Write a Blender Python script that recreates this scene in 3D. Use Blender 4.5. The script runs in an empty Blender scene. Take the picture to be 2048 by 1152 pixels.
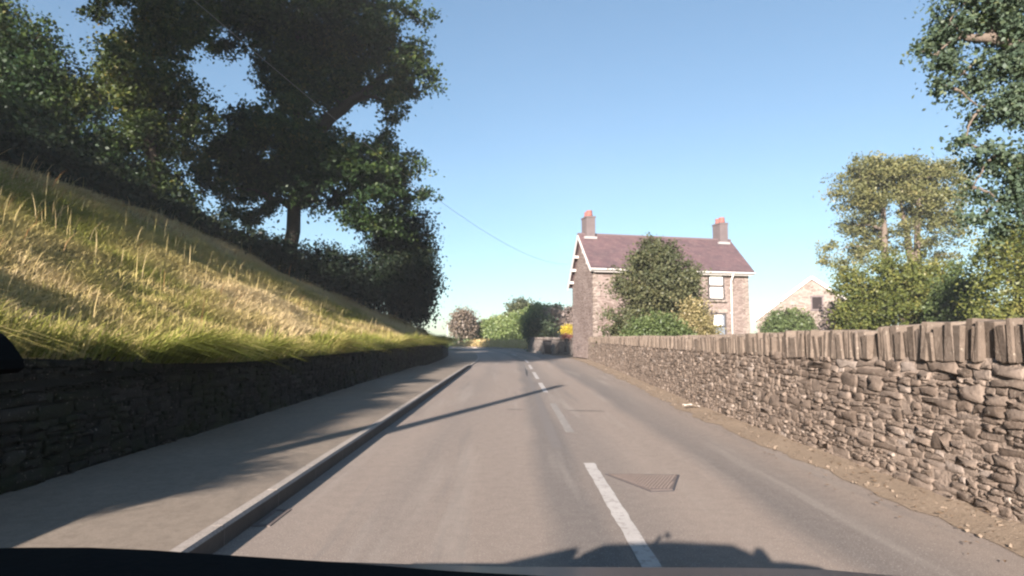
import bpy, bmesh, math, random
import numpy as np
from mathutils import Vector

random.seed(7)
S = bpy.context.scene
COL = S.collection
R = math.radians

# ------------------------------------------------------------------ camera numbers (photo 2048 x 1152)
F = 1250.0
EYE = 1.30
PITCH = math.atan(97.0 / F)
CP, SP = math.cos(PITCH), math.sin(PITCH)


def at(px, py, Y):
    """survey helper used while planning: world point at depth Y seen at photo pixel px,py"""
    u = (px - 1024.0) / F
    v = (576.0 - py) / F
    k = Y / (CP - v * SP)
    return Vector((u * k, Y, EYE + (SP + v * CP) * k))


# ------------------------------------------------------------------ object helpers
def link(o):
    COL.objects.link(o)
    return o


def tag(o, label=None, cat=None, group=None, kind=None):
    if label:
        o['label'] = label
    if cat:
        o['category'] = cat
    if group:
        o['group'] = group
    if kind:
        o['kind'] = kind
    return o


def empty(name, loc=(0, 0, 0), label=None, cat=None, group=None):
    o = bpy.data.objects.new(name, None)
    o.empty_display_size = 0.3
    link(o)
    o.location = loc
    return tag(o, label, cat, group)


def finish(name, me, mat, parent=None, smooth=False):
    if mat is not None:
        me.materials.append(mat)
    if smooth:
        me.polygons.foreach_set('use_smooth', [True] * len(me.polygons))
    o = bpy.data.objects.new(name, me)
    link(o)
    if parent is not None:
        o.parent = parent
        # every root Empty sits unrotated, so world coordinates just shift
        loc = Vector((0, 0, 0))
        p = parent
        while p is not None:
            loc += p.location
            p = p.parent
        o.location = -loc
    return o


def np_mesh(name, verts, faces, mat, parent=None, smooth=False, attrs=None, vattrs=None):
    """verts (n,3); faces = (m,k) array or list of such arrays"""
    if isinstance(faces, np.ndarray):
        faces = [faces]
    faces = [f for f in faces if len(f)]
    me = bpy.data.meshes.new(name)
    verts = np.asarray(verts, dtype=np.float32)
    me.vertices.add(len(verts))
    me.vertices.foreach_set('co', verts.ravel())
    tot = sum(f.size for f in faces)
    npoly = sum(len(f) for f in faces)
    me.loops.add(tot)
    me.polygons.add(npoly)
    me.loops.foreach_set('vertex_index', np.concatenate([f.ravel() for f in faces]).astype(np.int32))
    sizes = np.concatenate([np.full(len(f), f.shape[1]) for f in faces])
    starts = np.concatenate([[0], np.cumsum(sizes)[:-1]]).astype(np.int32)
    me.polygons.foreach_set('loop_start', starts)
    me.update(calc_edges=True)
    for k, a in (attrs or {}).items():
        at_ = me.attributes.new(k, 'FLOAT', 'FACE')
        at_.data.foreach_set('value', np.asarray(a, dtype=np.float32))
    for k, a in (vattrs or {}).items():
        at_ = me.attributes.new(k, 'FLOAT', 'POINT')
        at_.data.foreach_set('value', np.asarray(a, dtype=np.float32))
    return finish(name, me, mat, parent, smooth)


class MB:
    """small mesh builder"""

    def __init__(self):
        self.v = []
        self.f = []

    def add(self, vs, fs):
        n = len(self.v)
        self.v += [tuple(p) for p in vs]
        self.f += [tuple(i + n for i in f) for f in fs]

    def box(self, c, s, rz=0.0, rx=0.0, ry=0.0, jit=0.0, rng=random):
        from mathutils import Euler
        m = Euler((rx, ry, rz)).to_matrix()
        vs = []
        for dz in (-.5, .5):
            for dx, dy in ((-.5, -.5), (.5, -.5), (.5, .5), (-.5, .5)):
                p = Vector((dx * s[0], dy * s[1], dz * s[2]))
                if jit:
                    p += Vector((rng.uniform(-jit, jit), rng.uniform(-jit, jit), rng.uniform(-jit, jit)))
                vs.append(m @ p + Vector(c))
        self.add(vs, [(3, 2, 1, 0), (4, 5, 6, 7), (0, 1, 5, 4), (1, 2, 6, 5), (2, 3, 7, 6), (3, 0, 4, 7)])

    def quadbox(self, a, b, c, d, n, t):
        """slab with face a,b,c,d pushed by -n*t"""
        n = Vector(n).normalized() * t
        vs = [Vector(p) for p in (a, b, c, d)]
        vs += [p - n for p in vs]
        self.add(vs, [(0, 1, 2, 3), (7, 6, 5, 4), (0, 4, 5, 1), (1, 5, 6, 2), (2, 6, 7, 3), (3, 7, 4, 0)])

    def beam(self, a, b, w, h, up=(0, 0, 1)):
        a, b = Vector(a), Vector(b)
        d = (b - a).normalized()
        s = d.cross(Vector(up)).normalized() * w * .5
        u = s.cross(d).normalized() * h * .5
        vs = [a - s - u, a + s - u, a + s + u, a - s + u, b - s - u, b + s - u, b + s + u, b - s + u]
        self.add(vs, [(3, 2, 1, 0), (4, 5, 6, 7), (0, 1, 5, 4), (1, 2, 6, 5), (2, 3, 7, 6), (3, 0, 4, 7)])

    def tube(self, pts, rad, n=8, cap=True):
        pts = [Vector(p) for p in pts]
        if not hasattr(rad, '__len__'):
            rad = [rad] * len(pts)
        base = len(self.v)
        ref = None
        for i, p in enumerate(pts):
            d = (pts[min(i + 1, len(pts) - 1)] - pts[max(i - 1, 0)])
            if d.length < 1e-6:
                d = Vector((0, 0, 1))
            d.normalize()
            if ref is None:
                ref = Vector((1, 0, 0)) if abs(d.x) < .9 else Vector((0, 1, 0))
            s = (ref - d * ref.dot(d))
            if s.length < 1e-4:
                s = d.orthogonal()
            s.normalize()
            ref = s
            u = d.cross(s)
            for k in range(n):
                a = 2 * math.pi * k / n
                self.v.append(tuple(p + (s * math.cos(a) + u * math.sin(a)) * rad[i]))
        for i in range(len(pts) - 1):
            for k in range(n):
                a, b = base + i * n + k, base + i * n + (k + 1) % n
                self.f.append((a, b, b + n, a + n))
        if cap:
            self.f.append(tuple(base + k for k in reversed(range(n))))
            e = base + (len(pts) - 1) * n
            self.f.append(tuple(e + k for k in range(n)))

    def build(self, name, mat, parent=None, smooth=False, bevel=0.0, seg=1):
        me = bpy.data.meshes.new(name)
        me.from_pydata(self.v, [], self.f)
        me.update()
        if bevel:
            bm = bmesh.new()
            bm.from_mesh(me)
            bmesh.ops.bevel(bm, geom=list(bm.edges), offset=bevel, segments=seg, affect='EDGES', clamp_overlap=True)
            bm.to_mesh(me)
            bm.free()
        return finish(name, me, mat, parent, smooth)


# ------------------------------------------------------------------ noise
def _h(i, j, k):
    n = (i * 374761393 + j * 668265263 + k * 1274126177) & 0x7fffffff
    n = ((n ^ (n >> 13)) * 1103515245) & 0x7fffffff
    n = (n ^ (n >> 16)) & 0xffff
    return n / 65535.0


def vnoise(x, y, z=0.0):
    x, y, z = np.broadcast_arrays(np.asarray(x, float), np.asarray(y, float), np.asarray(z, float))
    xi, yi, zi = np.floor(x).astype(np.int64), np.floor(y).astype(np.int64), np.floor(z).astype(np.int64)
    fx, fy, fz = x - xi, y - yi, z - zi
    fx, fy, fz = [f * f * (3 - 2 * f) for f in (fx, fy, fz)]
    out = 0
    for a in (0, 1):
        for b in (0, 1):
            for c in (0, 1):
                w = (fx if a else 1 - fx) * (fy if b else 1 - fy) * (fz if c else 1 - fz)
                out = out + w * _h(xi + a, yi + b, zi + c)
    return out


# ------------------------------------------------------------------ materials
class NT:
    def __init__(self, name):
        self.m = bpy.data.materials.new(name)
        self.m.use_nodes = True
        self.t = self.m.node_tree
        self.t.nodes.clear()
        self.out = self.n('ShaderNodeOutputMaterial')

    def n(self, t, **kw):
        nd = self.t.nodes.new(t)
        for k, v in kw.items():
            if k.startswith('i_'):
                nd.inputs[k[2:].replace('_', ' ')].default_value = v
            else:
                setattr(nd, k, v)
        return nd

    def l(self, a, b):
        self.t.links.new(a, b)

    def noise(self, vec, scale, detail=4, rough=.55, dist=0.0):
        nd = self.n('ShaderNodeTexNoise')
        nd.inputs['Scale'].default_value = scale
        nd.inputs['Detail'].default_value = detail
        nd.inputs['Roughness'].default_value = rough
        nd.inputs['Distortion'].default_value = dist
        if vec is not None:
            self.l(vec, nd.inputs['Vector'])
        return nd.outputs['Fac']

    def ramp(self, fac, stops, interp='LINEAR'):
        nd = self.n('ShaderNodeValToRGB')
        cr = nd.color_ramp
        cr.interpolation = interp
        while len(cr.elements) < len(stops):
            cr.elements.new(.5)
        for e, (p, c) in zip(cr.elements, stops):
            e.position = p
            if not hasattr(c, '__len__'):
                c = (c, c, c)
            e.color = (c[0], c[1], c[2], 1)
        self.l(fac, nd.inputs['Fac'])
        return nd.outputs['Color']

    def mix(self, a, b, fac, mode='MIX'):
        nd = self.n('ShaderNodeMix', data_type='RGBA', blend_type=mode)
        for sock, val in ((nd.inputs[0], fac), (nd.inputs[6], a), (nd.inputs[7], b)):
            if isinstance(val, bpy.types.NodeSocket):
                self.l(val, sock)
            elif hasattr(val, '__len__'):
                sock.default_value = (val[0], val[1], val[2], 1)
            else:
                sock.default_value = val if sock == nd.inputs[0] else (val, val, val, 1)
        return nd.outputs[2]

    def math(self, op, a, b=None, c=None):
        nd = self.n('ShaderNodeMath', operation=op)
        for i, v in enumerate((a, b, c)):
            if v is None:
                continue
            if isinstance(v, bpy.types.NodeSocket):
                self.l(v, nd.inputs[i])
            else:
                nd.inputs[i].default_value = v
        return nd.outputs[0]

    def attr(self, name):
        return self.n('ShaderNodeAttribute', attribute_name=name).outputs['Fac']

    def obj(self):
        return self.n('ShaderNodeTexCoord').outputs['Object']

    def mapping(self, vec, scale=(1, 1, 1), rot=(0, 0, 0)):
        nd = self.n('ShaderNodeMapping')
        nd.inputs['Scale'].default_value = scale
        nd.inputs['Rotation'].default_value = rot
        self.l(vec, nd.inputs['Vector'])
        return nd.outputs['Vector']

    def bump(self, h, strength, dist):
        nd = self.n('ShaderNodeBump')
        nd.inputs['Strength'].default_value = strength
        nd.inputs['Distance'].default_value = dist
        self.l(h, nd.inputs['Height'])
        return nd.outputs['Normal']

    def bsdf(self, col, rough=.85, spec=.3, normal=None, metal=0.0):
        p = self.n('ShaderNodeBsdfPrincipled')
        if isinstance(col, bpy.types.NodeSocket):
            self.l(col, p.inputs['Base Color'])
        else:
            p.inputs['Base Color'].default_value = (col[0], col[1], col[2], 1)
        if isinstance(rough, bpy.types.NodeSocket):
            self.l(rough, p.inputs['Roughness'])
        else:
            p.inputs['Roughness'].default_value = rough
        p.inputs['Specular IOR Level'].default_value = spec
        p.inputs['Metallic'].default_value = metal
        if normal is not None:
            self.l(normal, p.inputs['Normal'])
        self.l(p.outputs[0], self.out.inputs['Surface'])
        return self.m


def simple(name, col, rough=.7, spec=.3, var=.25, scale=6.0, bump=.15, dist=.01, metal=0.0):
    m = NT(name)
    o = m.obj()
    n = m.noise(o, scale, 5, .6)
    c = m.mix(tuple(x * (1 - var) for x in col), tuple(min(1, x * (1 + var)) for x in col), n)
    return m.bsdf(c, rough, spec, m.bump(m.noise(o, scale * 6, 3), bump, dist) if bump else None, metal)


def leaf_mat(name, stops, trans=.35, gloss=.06):
    m = NT(name)
    t = m.attr('tint')
    c = m.ramp(t, stops)
    d = m.n('ShaderNodeBsdfDiffuse')
    m.l(c, d.inputs['Color'])
    tr = m.n('ShaderNodeBsdfTranslucent')
    c2 = m.mix(c, (.9, 1.0, .25), 1.0, 'MULTIPLY')
    m.l(c2, tr.inputs['Color'])
    mx = m.n('ShaderNodeMixShader')
    mx.inputs[0].default_value = trans
    m.l(d.outputs[0], mx.inputs[1])
    m.l(tr.outputs[0], mx.inputs[2])
    g = m.n('ShaderNodeBsdfGlossy')
    g.inputs['Roughness'].default_value = .45
    g.inputs['Color'].default_value = (.8, .85, .9, 1)
    mx2 = m.n('ShaderNodeMixShader')
    mx2.inputs[0].default_value = gloss
    m.l(mx.outputs[0], mx2.inputs[1])
    m.l(g.outputs[0], mx2.inputs[2])
    m.l(mx2.outputs[0], m.out.inputs['Surface'])
    return m.m


def stone_mat(name, stops, dark=.6, rough=.9, moss=None):
    """loose stones: colour by the stone, mottled"""
    m = NT(name)
    o = m.obj()
    c = m.ramp(m.attr('tint'), stops)
    n = m.noise(o, 9.0, 6, .65)
    c = m.mix(c, m.mix(c, (dark, dark, dark), 1.0, 'MULTIPLY'), m.ramp(n, [(.42, 0.0), (.68, 1.0)]))
    l = m.noise(o, 31.0, 4, .6)
    c = m.mix(c, (.42, .38, .31), m.ramp(l, [(.62, 0.0), (.74, .55)]))
    if moss:
        g = m.noise(o, 1.7, 5, .7)
        c = m.mix(c, moss, m.ramp(g, [(.45, 0.0), (.62, .8)]))
    h = m.math('ADD', m.noise(o, 26.0, 6, .7), m.math('MULTIPLY', m.noise(o, 90.0, 3), .5))
    return m.bsdf(c, rough, .15, m.bump(h, .8, .016))


def rubble_mat(name, stops, mortar, sx=3.2, sz=7.0, bump=.03, rot=(0, 0, 0)):
    """small-scale rubble masonry for walls seen from far"""
    m = NT(name)
    o = m.obj()
    w = m.n('ShaderNodeTexNoise')
    w.inputs['Scale'].default_value = 2.5
    m.l(o, w.inputs['Vector'])
    wv = m.n('ShaderNodeVectorMath', operation='MULTIPLY_ADD')
    m.l(w.outputs['Color'], wv.inputs[0])
    wv.inputs[1].default_value = (.10, .10, .07)
    m.l(o, wv.inputs[2])
    v = m.mapping(wv.outputs[0], (sx, sx, sz), rot)
    vo = m.n('ShaderNodeTexVoronoi', feature='F1')
    vo.inputs['Scale'].default_value = 1.0
    m.l(v, vo.inputs['Vector'])
    ed = m.n('ShaderNodeTexVoronoi', feature='DISTANCE_TO_EDGE')
    ed.inputs['Scale'].default_value = 1.0
    m.l(v, ed.inputs['Vector'])
    sep = m.n('ShaderNodeSeparateColor')
    m.l(vo.outputs['Color'], sep.inputs[0])
    c = m.ramp(sep.outputs[0], stops)
    big = m.noise(o, .7, 5, .65)
    c = m.mix(c, m.mix(c, (.66, .62, .6), 1.0, 'MULTIPLY'), m.ramp(big, [(.4, 0.0), (.65, 1.0)]))
    c = m.mix(c, m.mix(c, (.7, .68, .66), 1.0, 'MULTIPLY'), m.noise(o, 22.0, 4))
    e = m.ramp(ed.outputs['Distance'], [(.02, 1.0), (.09, 0.0)])
    c = m.mix(c, mortar, e)
    hh = m.ramp(ed.outputs['Distance'], [(.0, 0.0), (.22, 1.0)])
    h2 = m.math('ADD', hh, m.math('MULTIPLY', m.noise(o, 18.0, 4), .5))
    return m.bsdf(c, .9, .15, m.bump(h2, .9, bump))


M = {}


def make_materials():
    # ---- asphalt
    m = NT('asphalt')
    o = m.obj()
    lat = m.attr('lat')
    fine = m.noise(o, 140.0, 3, .7)
    med = m.noise(o, 9.0, 5, .7)
    big = m.noise(m.mapping(o, (.9, .10, 1)), 1.0, 5, .6)
    patch = m.noise(m.mapping(o, (.5, .16, 1)), 1.0, 3, .5)
    wob = m.math('ADD', lat, m.math('MULTIPLY', m.math('SUBTRACT', m.noise(m.mapping(o, (.3, .25, 1)), 1.0, 4), .5), .5))
    base = m.mix((.218, .180, .150), (.294, .245, .205), big)
    # worn wheel tracks and the oily strips between them: lateral bands (metres from the eye line)
    band = m.n('ShaderNodeMapRange')
    band.inputs['From Min'].default_value = -2.2
    band.inputs['From Max'].default_value = 3.4
    m.l(wob, band.inputs['Value'])
    L = lambda x: (x + 2.2) / 5.6
    bands = m.ramp(band.outputs[0], [(L(-2.1), .55), (L(-1.75), .25), (L(-1.3), .05), (L(-.9), .45), (L(-.35), .08),
                                     (L(.18), .12), (L(.36), .95), (L(.60), 1.0), (L(.72), .55), (L(1.0), .5), (L(1.35), .0), (L(1.8), .0), (L(2.05), 1.0),
                                     (L(2.45), .72), (L(2.75), .25)])
    c = m.mix(base, (.130, .120, .112), m.math('MULTIPLY', bands, m.math('ADD', .35, m.math('MULTIPLY', patch, .75))))
    c = m.mix(c, m.mix(c, (.72, .72, .73), 1.0, 'MULTIPLY'), m.ramp(med, [(.42, .0), (.75, .45)]))
    c = m.mix(c, m.mix(c, (.42, .42, .42), 1.0, 'MULTIPLY'), m.ramp(fine, [(.48, 0.0), (.66, .9)]))
    c = m.mix(c, (.42, .39, .34), m.ramp(m.noise(o, 75.0, 2, .6), [(.60, 0.0), (.70, .75)]))
    st = m.noise(m.mapping(o, (1.8, .10, 1)), 1.0, 6, .7)
    c = m.mix(c, (.115, .108, .102), m.ramp(st, [(.56, 0.0), (.72, .55)]))
    st2 = m.noise(m.mapping(o, (2.2, .12, 1)), 1.0, 4, .6)
    c = m.mix(c, (.33, .30, .26), m.ramp(st2, [(.55, 0.0), (.75, .45)]))
    # seam crack: thin tar line
    M['asphalt'] = m.bsdf(c, m.ramp(med, [(.3, .75), (.7, .95)]), .25, m.bump(fine, .45, .006))

    # ---- tar joint/dark patches on road
    M['tar'] = simple('tar', (.045, .043, .042), .8, .3, .35, 20, .4, .004)
    m = NT('seam_tar')
    o = m.obj()
    n1 = m.noise(o, 6.0, 5, .7)
    c = m.mix((.115, .105, .098), (.185, .167, .153), n1)
    M['seam'] = m.bsdf(c, .85, .25, m.bump(m.noise(o, 120.0, 3), .4, .005))
    # ---- pavement
    m = NT('pavement_tarmac')
    o = m.obj()
    n1 = m.noise(o, 1.3, 5, .6)
    n2 = m.noise(o, 120.0, 3, .7)
    n3 = m.noise(o, 14.0, 4, .7)
    c = m.mix((.170, .142, .112), (.245, .207, .166), n1)
    c = m.mix(c, m.mix(c, (.68, .68, .68), 1.0, 'MULTIPLY'), m.ramp(n3, [(.4, 0.0), (.7, .7)]))
    c = m.mix(c, m.mix(c, (.55, .55, .55), 1.0, 'MULTIPLY'), m.ramp(n2, [(.5, 0.0), (.7, .8)]))
    M['pavement'] = m.bsdf(c, .92, .2, m.bump(n2, .4, .005))
    # ---- kerb
    m = NT('kerb_concrete')
    o = m.obj()
    n1 = m.noise(o, 3.0, 6, .65)
    n2 = m.noise(o, 60.0, 4, .6)
    c = m.mix((.23, .205, .18), (.36, .325, .29), n1)
    c = m.mix(c, m.mix(c, (.55, .53, .5), 1.0, 'MULTIPLY'), m.ramp(n2, [(.48, 0.0), (.7, .8)]))
    M['kerb'] = m.bsdf(c, .9, .2, m.bump(n2, .5, .006))
    M['kerb_face'] = simple('shaded_kerb_face', (.085, .075, .066), .9, .2, .35, 7.0, .5, .006)  # shade of the road-side face, painted in as a darker concrete
    # ---- white road paint, worn
    m = NT('road_paint')
    o = m.obj()
    n1 = m.noise(o, 12.0, 6, .75)
    n2 = m.noise(o, 3.0, 4, .6)
    c = m.mix((.30, .282, .262), (.47, .448, .42), n2)
    c = m.mix(c, (.24, .22, .20), m.ramp(n1, [(.50, 0.0), (.62, .9)]))
    M['paint'] = m.bsdf(c, .75, .3, m.bump(n1, .3, .004))
    m = NT('road_paint_worn')
    o = m.obj()
    n1 = m.noise(o, 9.0, 6, .8)
    c = m.mix((.21, .195, .178), (.5, .47, .44), m.ramp(n1, [(.54, 0.0), (.66, .7)]))
    M['paint_worn'] = m.bsdf(c, .85, .25)
    # ---- dirt verge
    m = NT('verge_dirt')
    o = m.obj()
    n1 = m.noise(o, 2.3, 6, .7)
    n2 = m.noise(o, 38.0, 5, .7)
    c = m.mix((.175, .135, .098), (.27, .215, .16), n1)
    c = m.mix(c, (.42, .36, .28), m.ramp(n2, [(.58, 0.0), (.72, .9)]))
    c = m.mix(c, (.09, .07, .045), m.ramp(m.noise(o, 17.0, 5, .7), [(.56, 0.0), (.7, .8)]))
    M['dirt'] = m.bsdf(c, .95, .1, m.bump(n2, .8, .02))
    # ---- soil/grass ground
    m = NT('bank_turf')
    o = m.obj()
    n1 = m.noise(o, .55, 5, .6)
    n2 = m.noise(o, 5.0, 6, .75)
    c = m.mix((.06, .075, .022), (.16, .14, .06), n1)
    c = m.mix(c, (.06, .06, .022), m.ramp(n2, [(.5, 0.0), (.7, .8)]))
    M['turf'] = m.bsdf(c, .95, .1, m.bump(n2, 1.0, .08))
    m = NT('lawn')
    o = m.obj()
    n1 = m.noise(o, .25, 5, .6)
    n2 = m.noise(o, 9.0, 5, .7)
    c = m.mix((.075, .11, .03), (.16, .17, .06), n1)
    c = m.mix(c, (.05, .07, .02), m.ramp(n2, [(.5, 0.0), (.75, .7)]))
    M['lawn'] = m.bsdf(c, .95, .1, m.bump(n2, .8, .05))
    m = NT('far_field')
    o = m.obj()
    c = m.mix((.11, .16, .045), (.20, .22, .08), m.noise(o, .08, 5, .6))
    c = m.mix(c, (.07, .10, .03), m.ramp(m.noise(o, 1.5, 5, .7), [(.5, 0.0), (.75, .7)]))
    M['field'] = m.bsdf(c, .95, .1)
    # ---- grass blades
    m = NT('grass_blades')
    t = m.attr('tint')
    c = m.ramp(t, [(0.0, (.10, .12, .025)), (.30, (.20, .215, .050)), (.5, (.37, .32, .12)), (.75, (.52, .42, .20)), (.9, (.58, .47, .27)), (1.0, (.34, .17, .07))])
    d = m.n('ShaderNodeBsdfDiffuse')
    m.l(c, d.inputs['Color'])
    tr = m.n('ShaderNodeBsdfTranslucent')
    m.l(c, tr.inputs['Color'])
    mx = m.n('ShaderNodeMixShader')
    mx.inputs[0].default_value = .35
    m.l(d.outputs[0], mx.inputs[1])
    m.l(tr.outputs[0], mx.inputs[2])
    m.l(mx.outputs[0], m.out.inputs['Surface'])
    M['grass'] = m.m
    # ---- stone
    M['stone'] = stone_mat('wall_stone', [(0.0, (.102, .079, .062)), (.25, (.135, .106, .085)), (.55, (.164, .131, .106)), (.85, (.205, .167, .138)), (1.0, (.30, .255, .22))], .72)
    M['coping'] = stone_mat('coping_stone', [(0.0, (.095, .075, .059)), (.5, (.138, .111, .089)), (1.0, (.20, .165, .136))], .70)
    M['mortar'] = simple('lime_mortar', (.24, .195, .16), .95, .1, .35, 9.0, .9, .02)
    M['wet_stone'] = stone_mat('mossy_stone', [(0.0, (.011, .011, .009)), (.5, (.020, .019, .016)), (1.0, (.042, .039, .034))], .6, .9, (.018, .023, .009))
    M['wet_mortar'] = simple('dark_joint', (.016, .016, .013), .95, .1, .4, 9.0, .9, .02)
    M['house_stone'] = rubble_mat('house_stone', [(0.0, (.165, .130, .116)), (.4, (.195, .157, .142)), (.75, (.215, .174, .158)), (1.0, (.26, .215, .198))], (.225, .185, .168), 2.2, 8.5, .02)
    M['barn_stone'] = rubble_mat('barn_stone', [(0.0, (.185, .155, .135)), (.5, (.23, .195, .172)), (1.0, (.28, .245, .22))], (.26, .225, .20), 2.6, 6.5, .03)
    M['shade_stone'] = rubble_mat('garden_stone', [(0.0, (.13, .11, .10)), (.5, (.18, .155, .14)), (1.0, (.25, .22, .20))], (.2, .18, .16), 2.6, 6.0, .03)
    # ---- slate roof
    m = NT('slate_roof')
    o = m.obj()
    uv = m.n('ShaderNodeUVMap').outputs[0]
    br = m.n('ShaderNodeTexBrick')
    br.inputs['Scale'].default_value = 1.0
    br.inputs['Brick Width'].default_value = .26
    br.inputs['Row Height'].default_value = .21
    br.inputs['Mortar Size'].default_value = .008
    br.inputs['Color1'].default_value = (.070, .048, .054, 1)
    br.inputs['Color2'].default_value = (.095, .066, .069, 1)
    br.inputs['Mortar'].default_value = (.06, .045, .05, 1)
    m.l(uv, br.inputs['Vector'])
    n1 = m.noise(o, 1.1, 6, .7)
    c = m.mix(br.outputs['Color'], m.mix(br.outputs['Color'], (1.45, 1.3, 1.25), 1.0, 'MULTIPLY'), m.ramp(n1, [(.35, 0.0), (.7, 1.0)]))
    c = m.mix(c, (.22, .19, .16), m.ramp(m.noise(o, 7.0, 5, .7), [(.6, 0.0), (.72, .6)]))
    M['slate'] = m.bsdf(c, .65, .3, m.bump(br.outputs['Fac'], -.5, .015))
    M['white'] = simple('white_paint', (.50, .48, .46), .55, .35, .08, 4.0, .1, .004)
    M['render'] = simple('grey_render', (.115, .096, .098), .9, .15, .22, 3.0, .5, .02)
    M['terracotta'] = simple('terracotta', (.24, .098, .086), .85, .2, .2, 8.0, .3, .008)
    M['dark_frame'] = simple('dark_frame', (.055, .05, .05), .5, .4, .15, 8.0, 0)
    M['blind'] = simple('white_blind', (.80, .78, .74), .6, .4, .05, 3.0, 0)
    m = NT('window_glass')
    M['glass'] = m.bsdf((.16, .19, .23), .06, .6)
    M['dark_hole'] = simple('dark_opening', (.025, .02, .02), .9, .1, .3, 6, 0)
    M['ridge'] = simple('ridge_tile', (.11, .08, .085), .85, .2, .2, 5, .3, .01)
    M['lead'] = simple('lead_flashing', (.26, .25, .25), .6, .4, .15, 5, .2, .006)
    # ---- wood, metal, plastic
    M['bark'] = simple('bark', (.048, .040, .032), .95, .1, .45, 7.0, 1.0, .03)
    M['pale_bark'] = simple('pale_bark', (.135, .110, .09), .95, .1, .35, 6.0, 1.0, .03)
    M['pole_wood'] = simple('creosoted_wood', (.10, .075, .055), .9, .15, .35, 5.0, .6, .01)
    M['plank'] = simple('weathered_plank', (.13, .11, .11), .9, .1, .3, 5.0, .5, .01)
    M['wire'] = simple('black_wire', (.16, .16, .16), .7, .2, 0, 5, 0)
    M['iron'] = None
    m = NT('rusty_iron')
    o = m.obj()
    n1 = m.noise(o, 22.0, 5, .7)
    c = m.mix((.085, .070, .062), (.165, .135, .120), n1)
    M['iron'] = m.bsdf(c, .75, .4, m.bump(n1, .5, .005), .15)
    M['iron_surround'] = simple('concrete_surround', (.235, .205, .18), .9, .2, .3, 14, .5, .005)
    M['dry_leaf'] = simple('dry_leaf', (.12, .082, .05), .9, .15, .4, 40, 0)
    M['pebble'] = simple('pebble', (.165, .132, .10), .9, .15, .3, 30, 0)
    M['bin'] = simple('bin_plastic', (.022, .022, .026), .5, .4, .2, 4, 0)
    M['litter'] = simple('pale_litter', (.68, .62, .54), .8, .2, .2, 20, .2, .004)
    m = NT('car_paint')
    p = m.n('ShaderNodeBsdfPrincipled')
    p.inputs['Base Color'].default_value = (.14, .075, .065, 1)
    p.inputs['Roughness'].default_value = .5
    p.inputs['Coat Weight'].default_value = .6
    p.inputs['Coat Roughness'].default_value = .12
    m.l(p.outputs[0], m.out.inputs['Surface'])
    M['car'] = m.m
    M['dash'] = simple('dashboard_plastic', (.012, .012, .012), .95, .03, .2, 30, .3, .002)
    M['rubber'] = simple('rubber', (.02, .02, .02), .85, .2, .2, 10, 0)
    M['rim'] = simple('alloy', (.45, .45, .46), .35, .5, .1, 5, 0, .01, .8)
    M['cabin'] = simple('cabin_lining', (.06, .06, .062), .9, .1, .1, 10, 0)
    # ---- leaves
    M['leaf_dark'] = leaf_mat('leaf_dark', [(0.0, (.012, .027, .011)), (.5, (.027, .049, .015)), (.85, (.060, .084, .022)), (1.0, (.10, .095, .026))], .22, .012)
    M['leaf_ivy'] = leaf_mat('leaf_ivy', [(0.0, (.020, .036, .012)), (.5, (.046, .066, .018)), (.85, (.095, .105, .028)), (1.0, (.16, .13, .032))], .30, .012)
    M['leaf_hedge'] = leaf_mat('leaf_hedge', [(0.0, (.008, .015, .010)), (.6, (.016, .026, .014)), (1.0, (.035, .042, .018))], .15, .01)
    M['leaf_blue'] = leaf_mat('leaf_blue', [(0.0, (.046, .072, .050)), (.5, (.072, .104, .066)), (.85, (.105, .134, .072)), (1.0, (.15, .16, .075))], .3, .01)
    M['leaf_olive'] = leaf_mat('leaf_olive', [(0.0, (.085, .095, .042)), (.5, (.135, .140, .056)), (1.0, (.22, .195, .08))], .3, .015)
    M['leaf_lime'] = leaf_mat('leaf_lime', [(0.0, (.050, .068, .018)), (.5, (.110, .125, .032)), (1.0, (.20, .185, .055))], .3, .015)
    M['leaf_yew'] = leaf_mat('leaf_yew', [(0.0, (.040, .050, .026)), (.5, (.070, .080, .040)), (1.0, (.120, .118, .058))], .25, .015)
    M['leaf_box'] = leaf_mat('leaf_box', [(0.0, (.055, .080, .030)), (.5, (.085, .118, .044)), (1.0, (.13, .16, .06))], .25, .015)
    M['leaf_straw'] = leaf_mat('leaf_straw', [(0.0, (.13, .12, .055)), (.5, (.22, .19, .09)), (1.0, (.33, .27, .14))], .3, .03)
    M['leaf_copper'] = leaf_mat('leaf_copper', [(0.0, (.10, .078, .062)), (.5, (.165, .13, .10)), (1.0, (.24, .195, .14))], .3, .03)
    M['leaf_purple'] = leaf_mat('leaf_purple', [(0.0, (.12, .095, .09)), (.6, (.20, .16, .145)), (1.0, (.27, .22, .17))], .25, .03)
    M['leaf_field'] = leaf_mat('leaf_field', [(0.0, (.105, .150, .050)), (.5, (.15, .20, .068)), (1.0, (.23, .255, .10))], .3, .03)
    M['leaf_gold'] = leaf_mat('leaf_gold', [(0.0, (.36, .28, .03)), (.6, (.60, .48, .06)), (1.0, (.74, .62, .14))], .3, .03)
    M['petal_red'] = leaf_mat('petal_red', [(0.0, (.16, .06, .045)), (1.0, (.34, .15, .11))], .3, .03)


make_materials()


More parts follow.
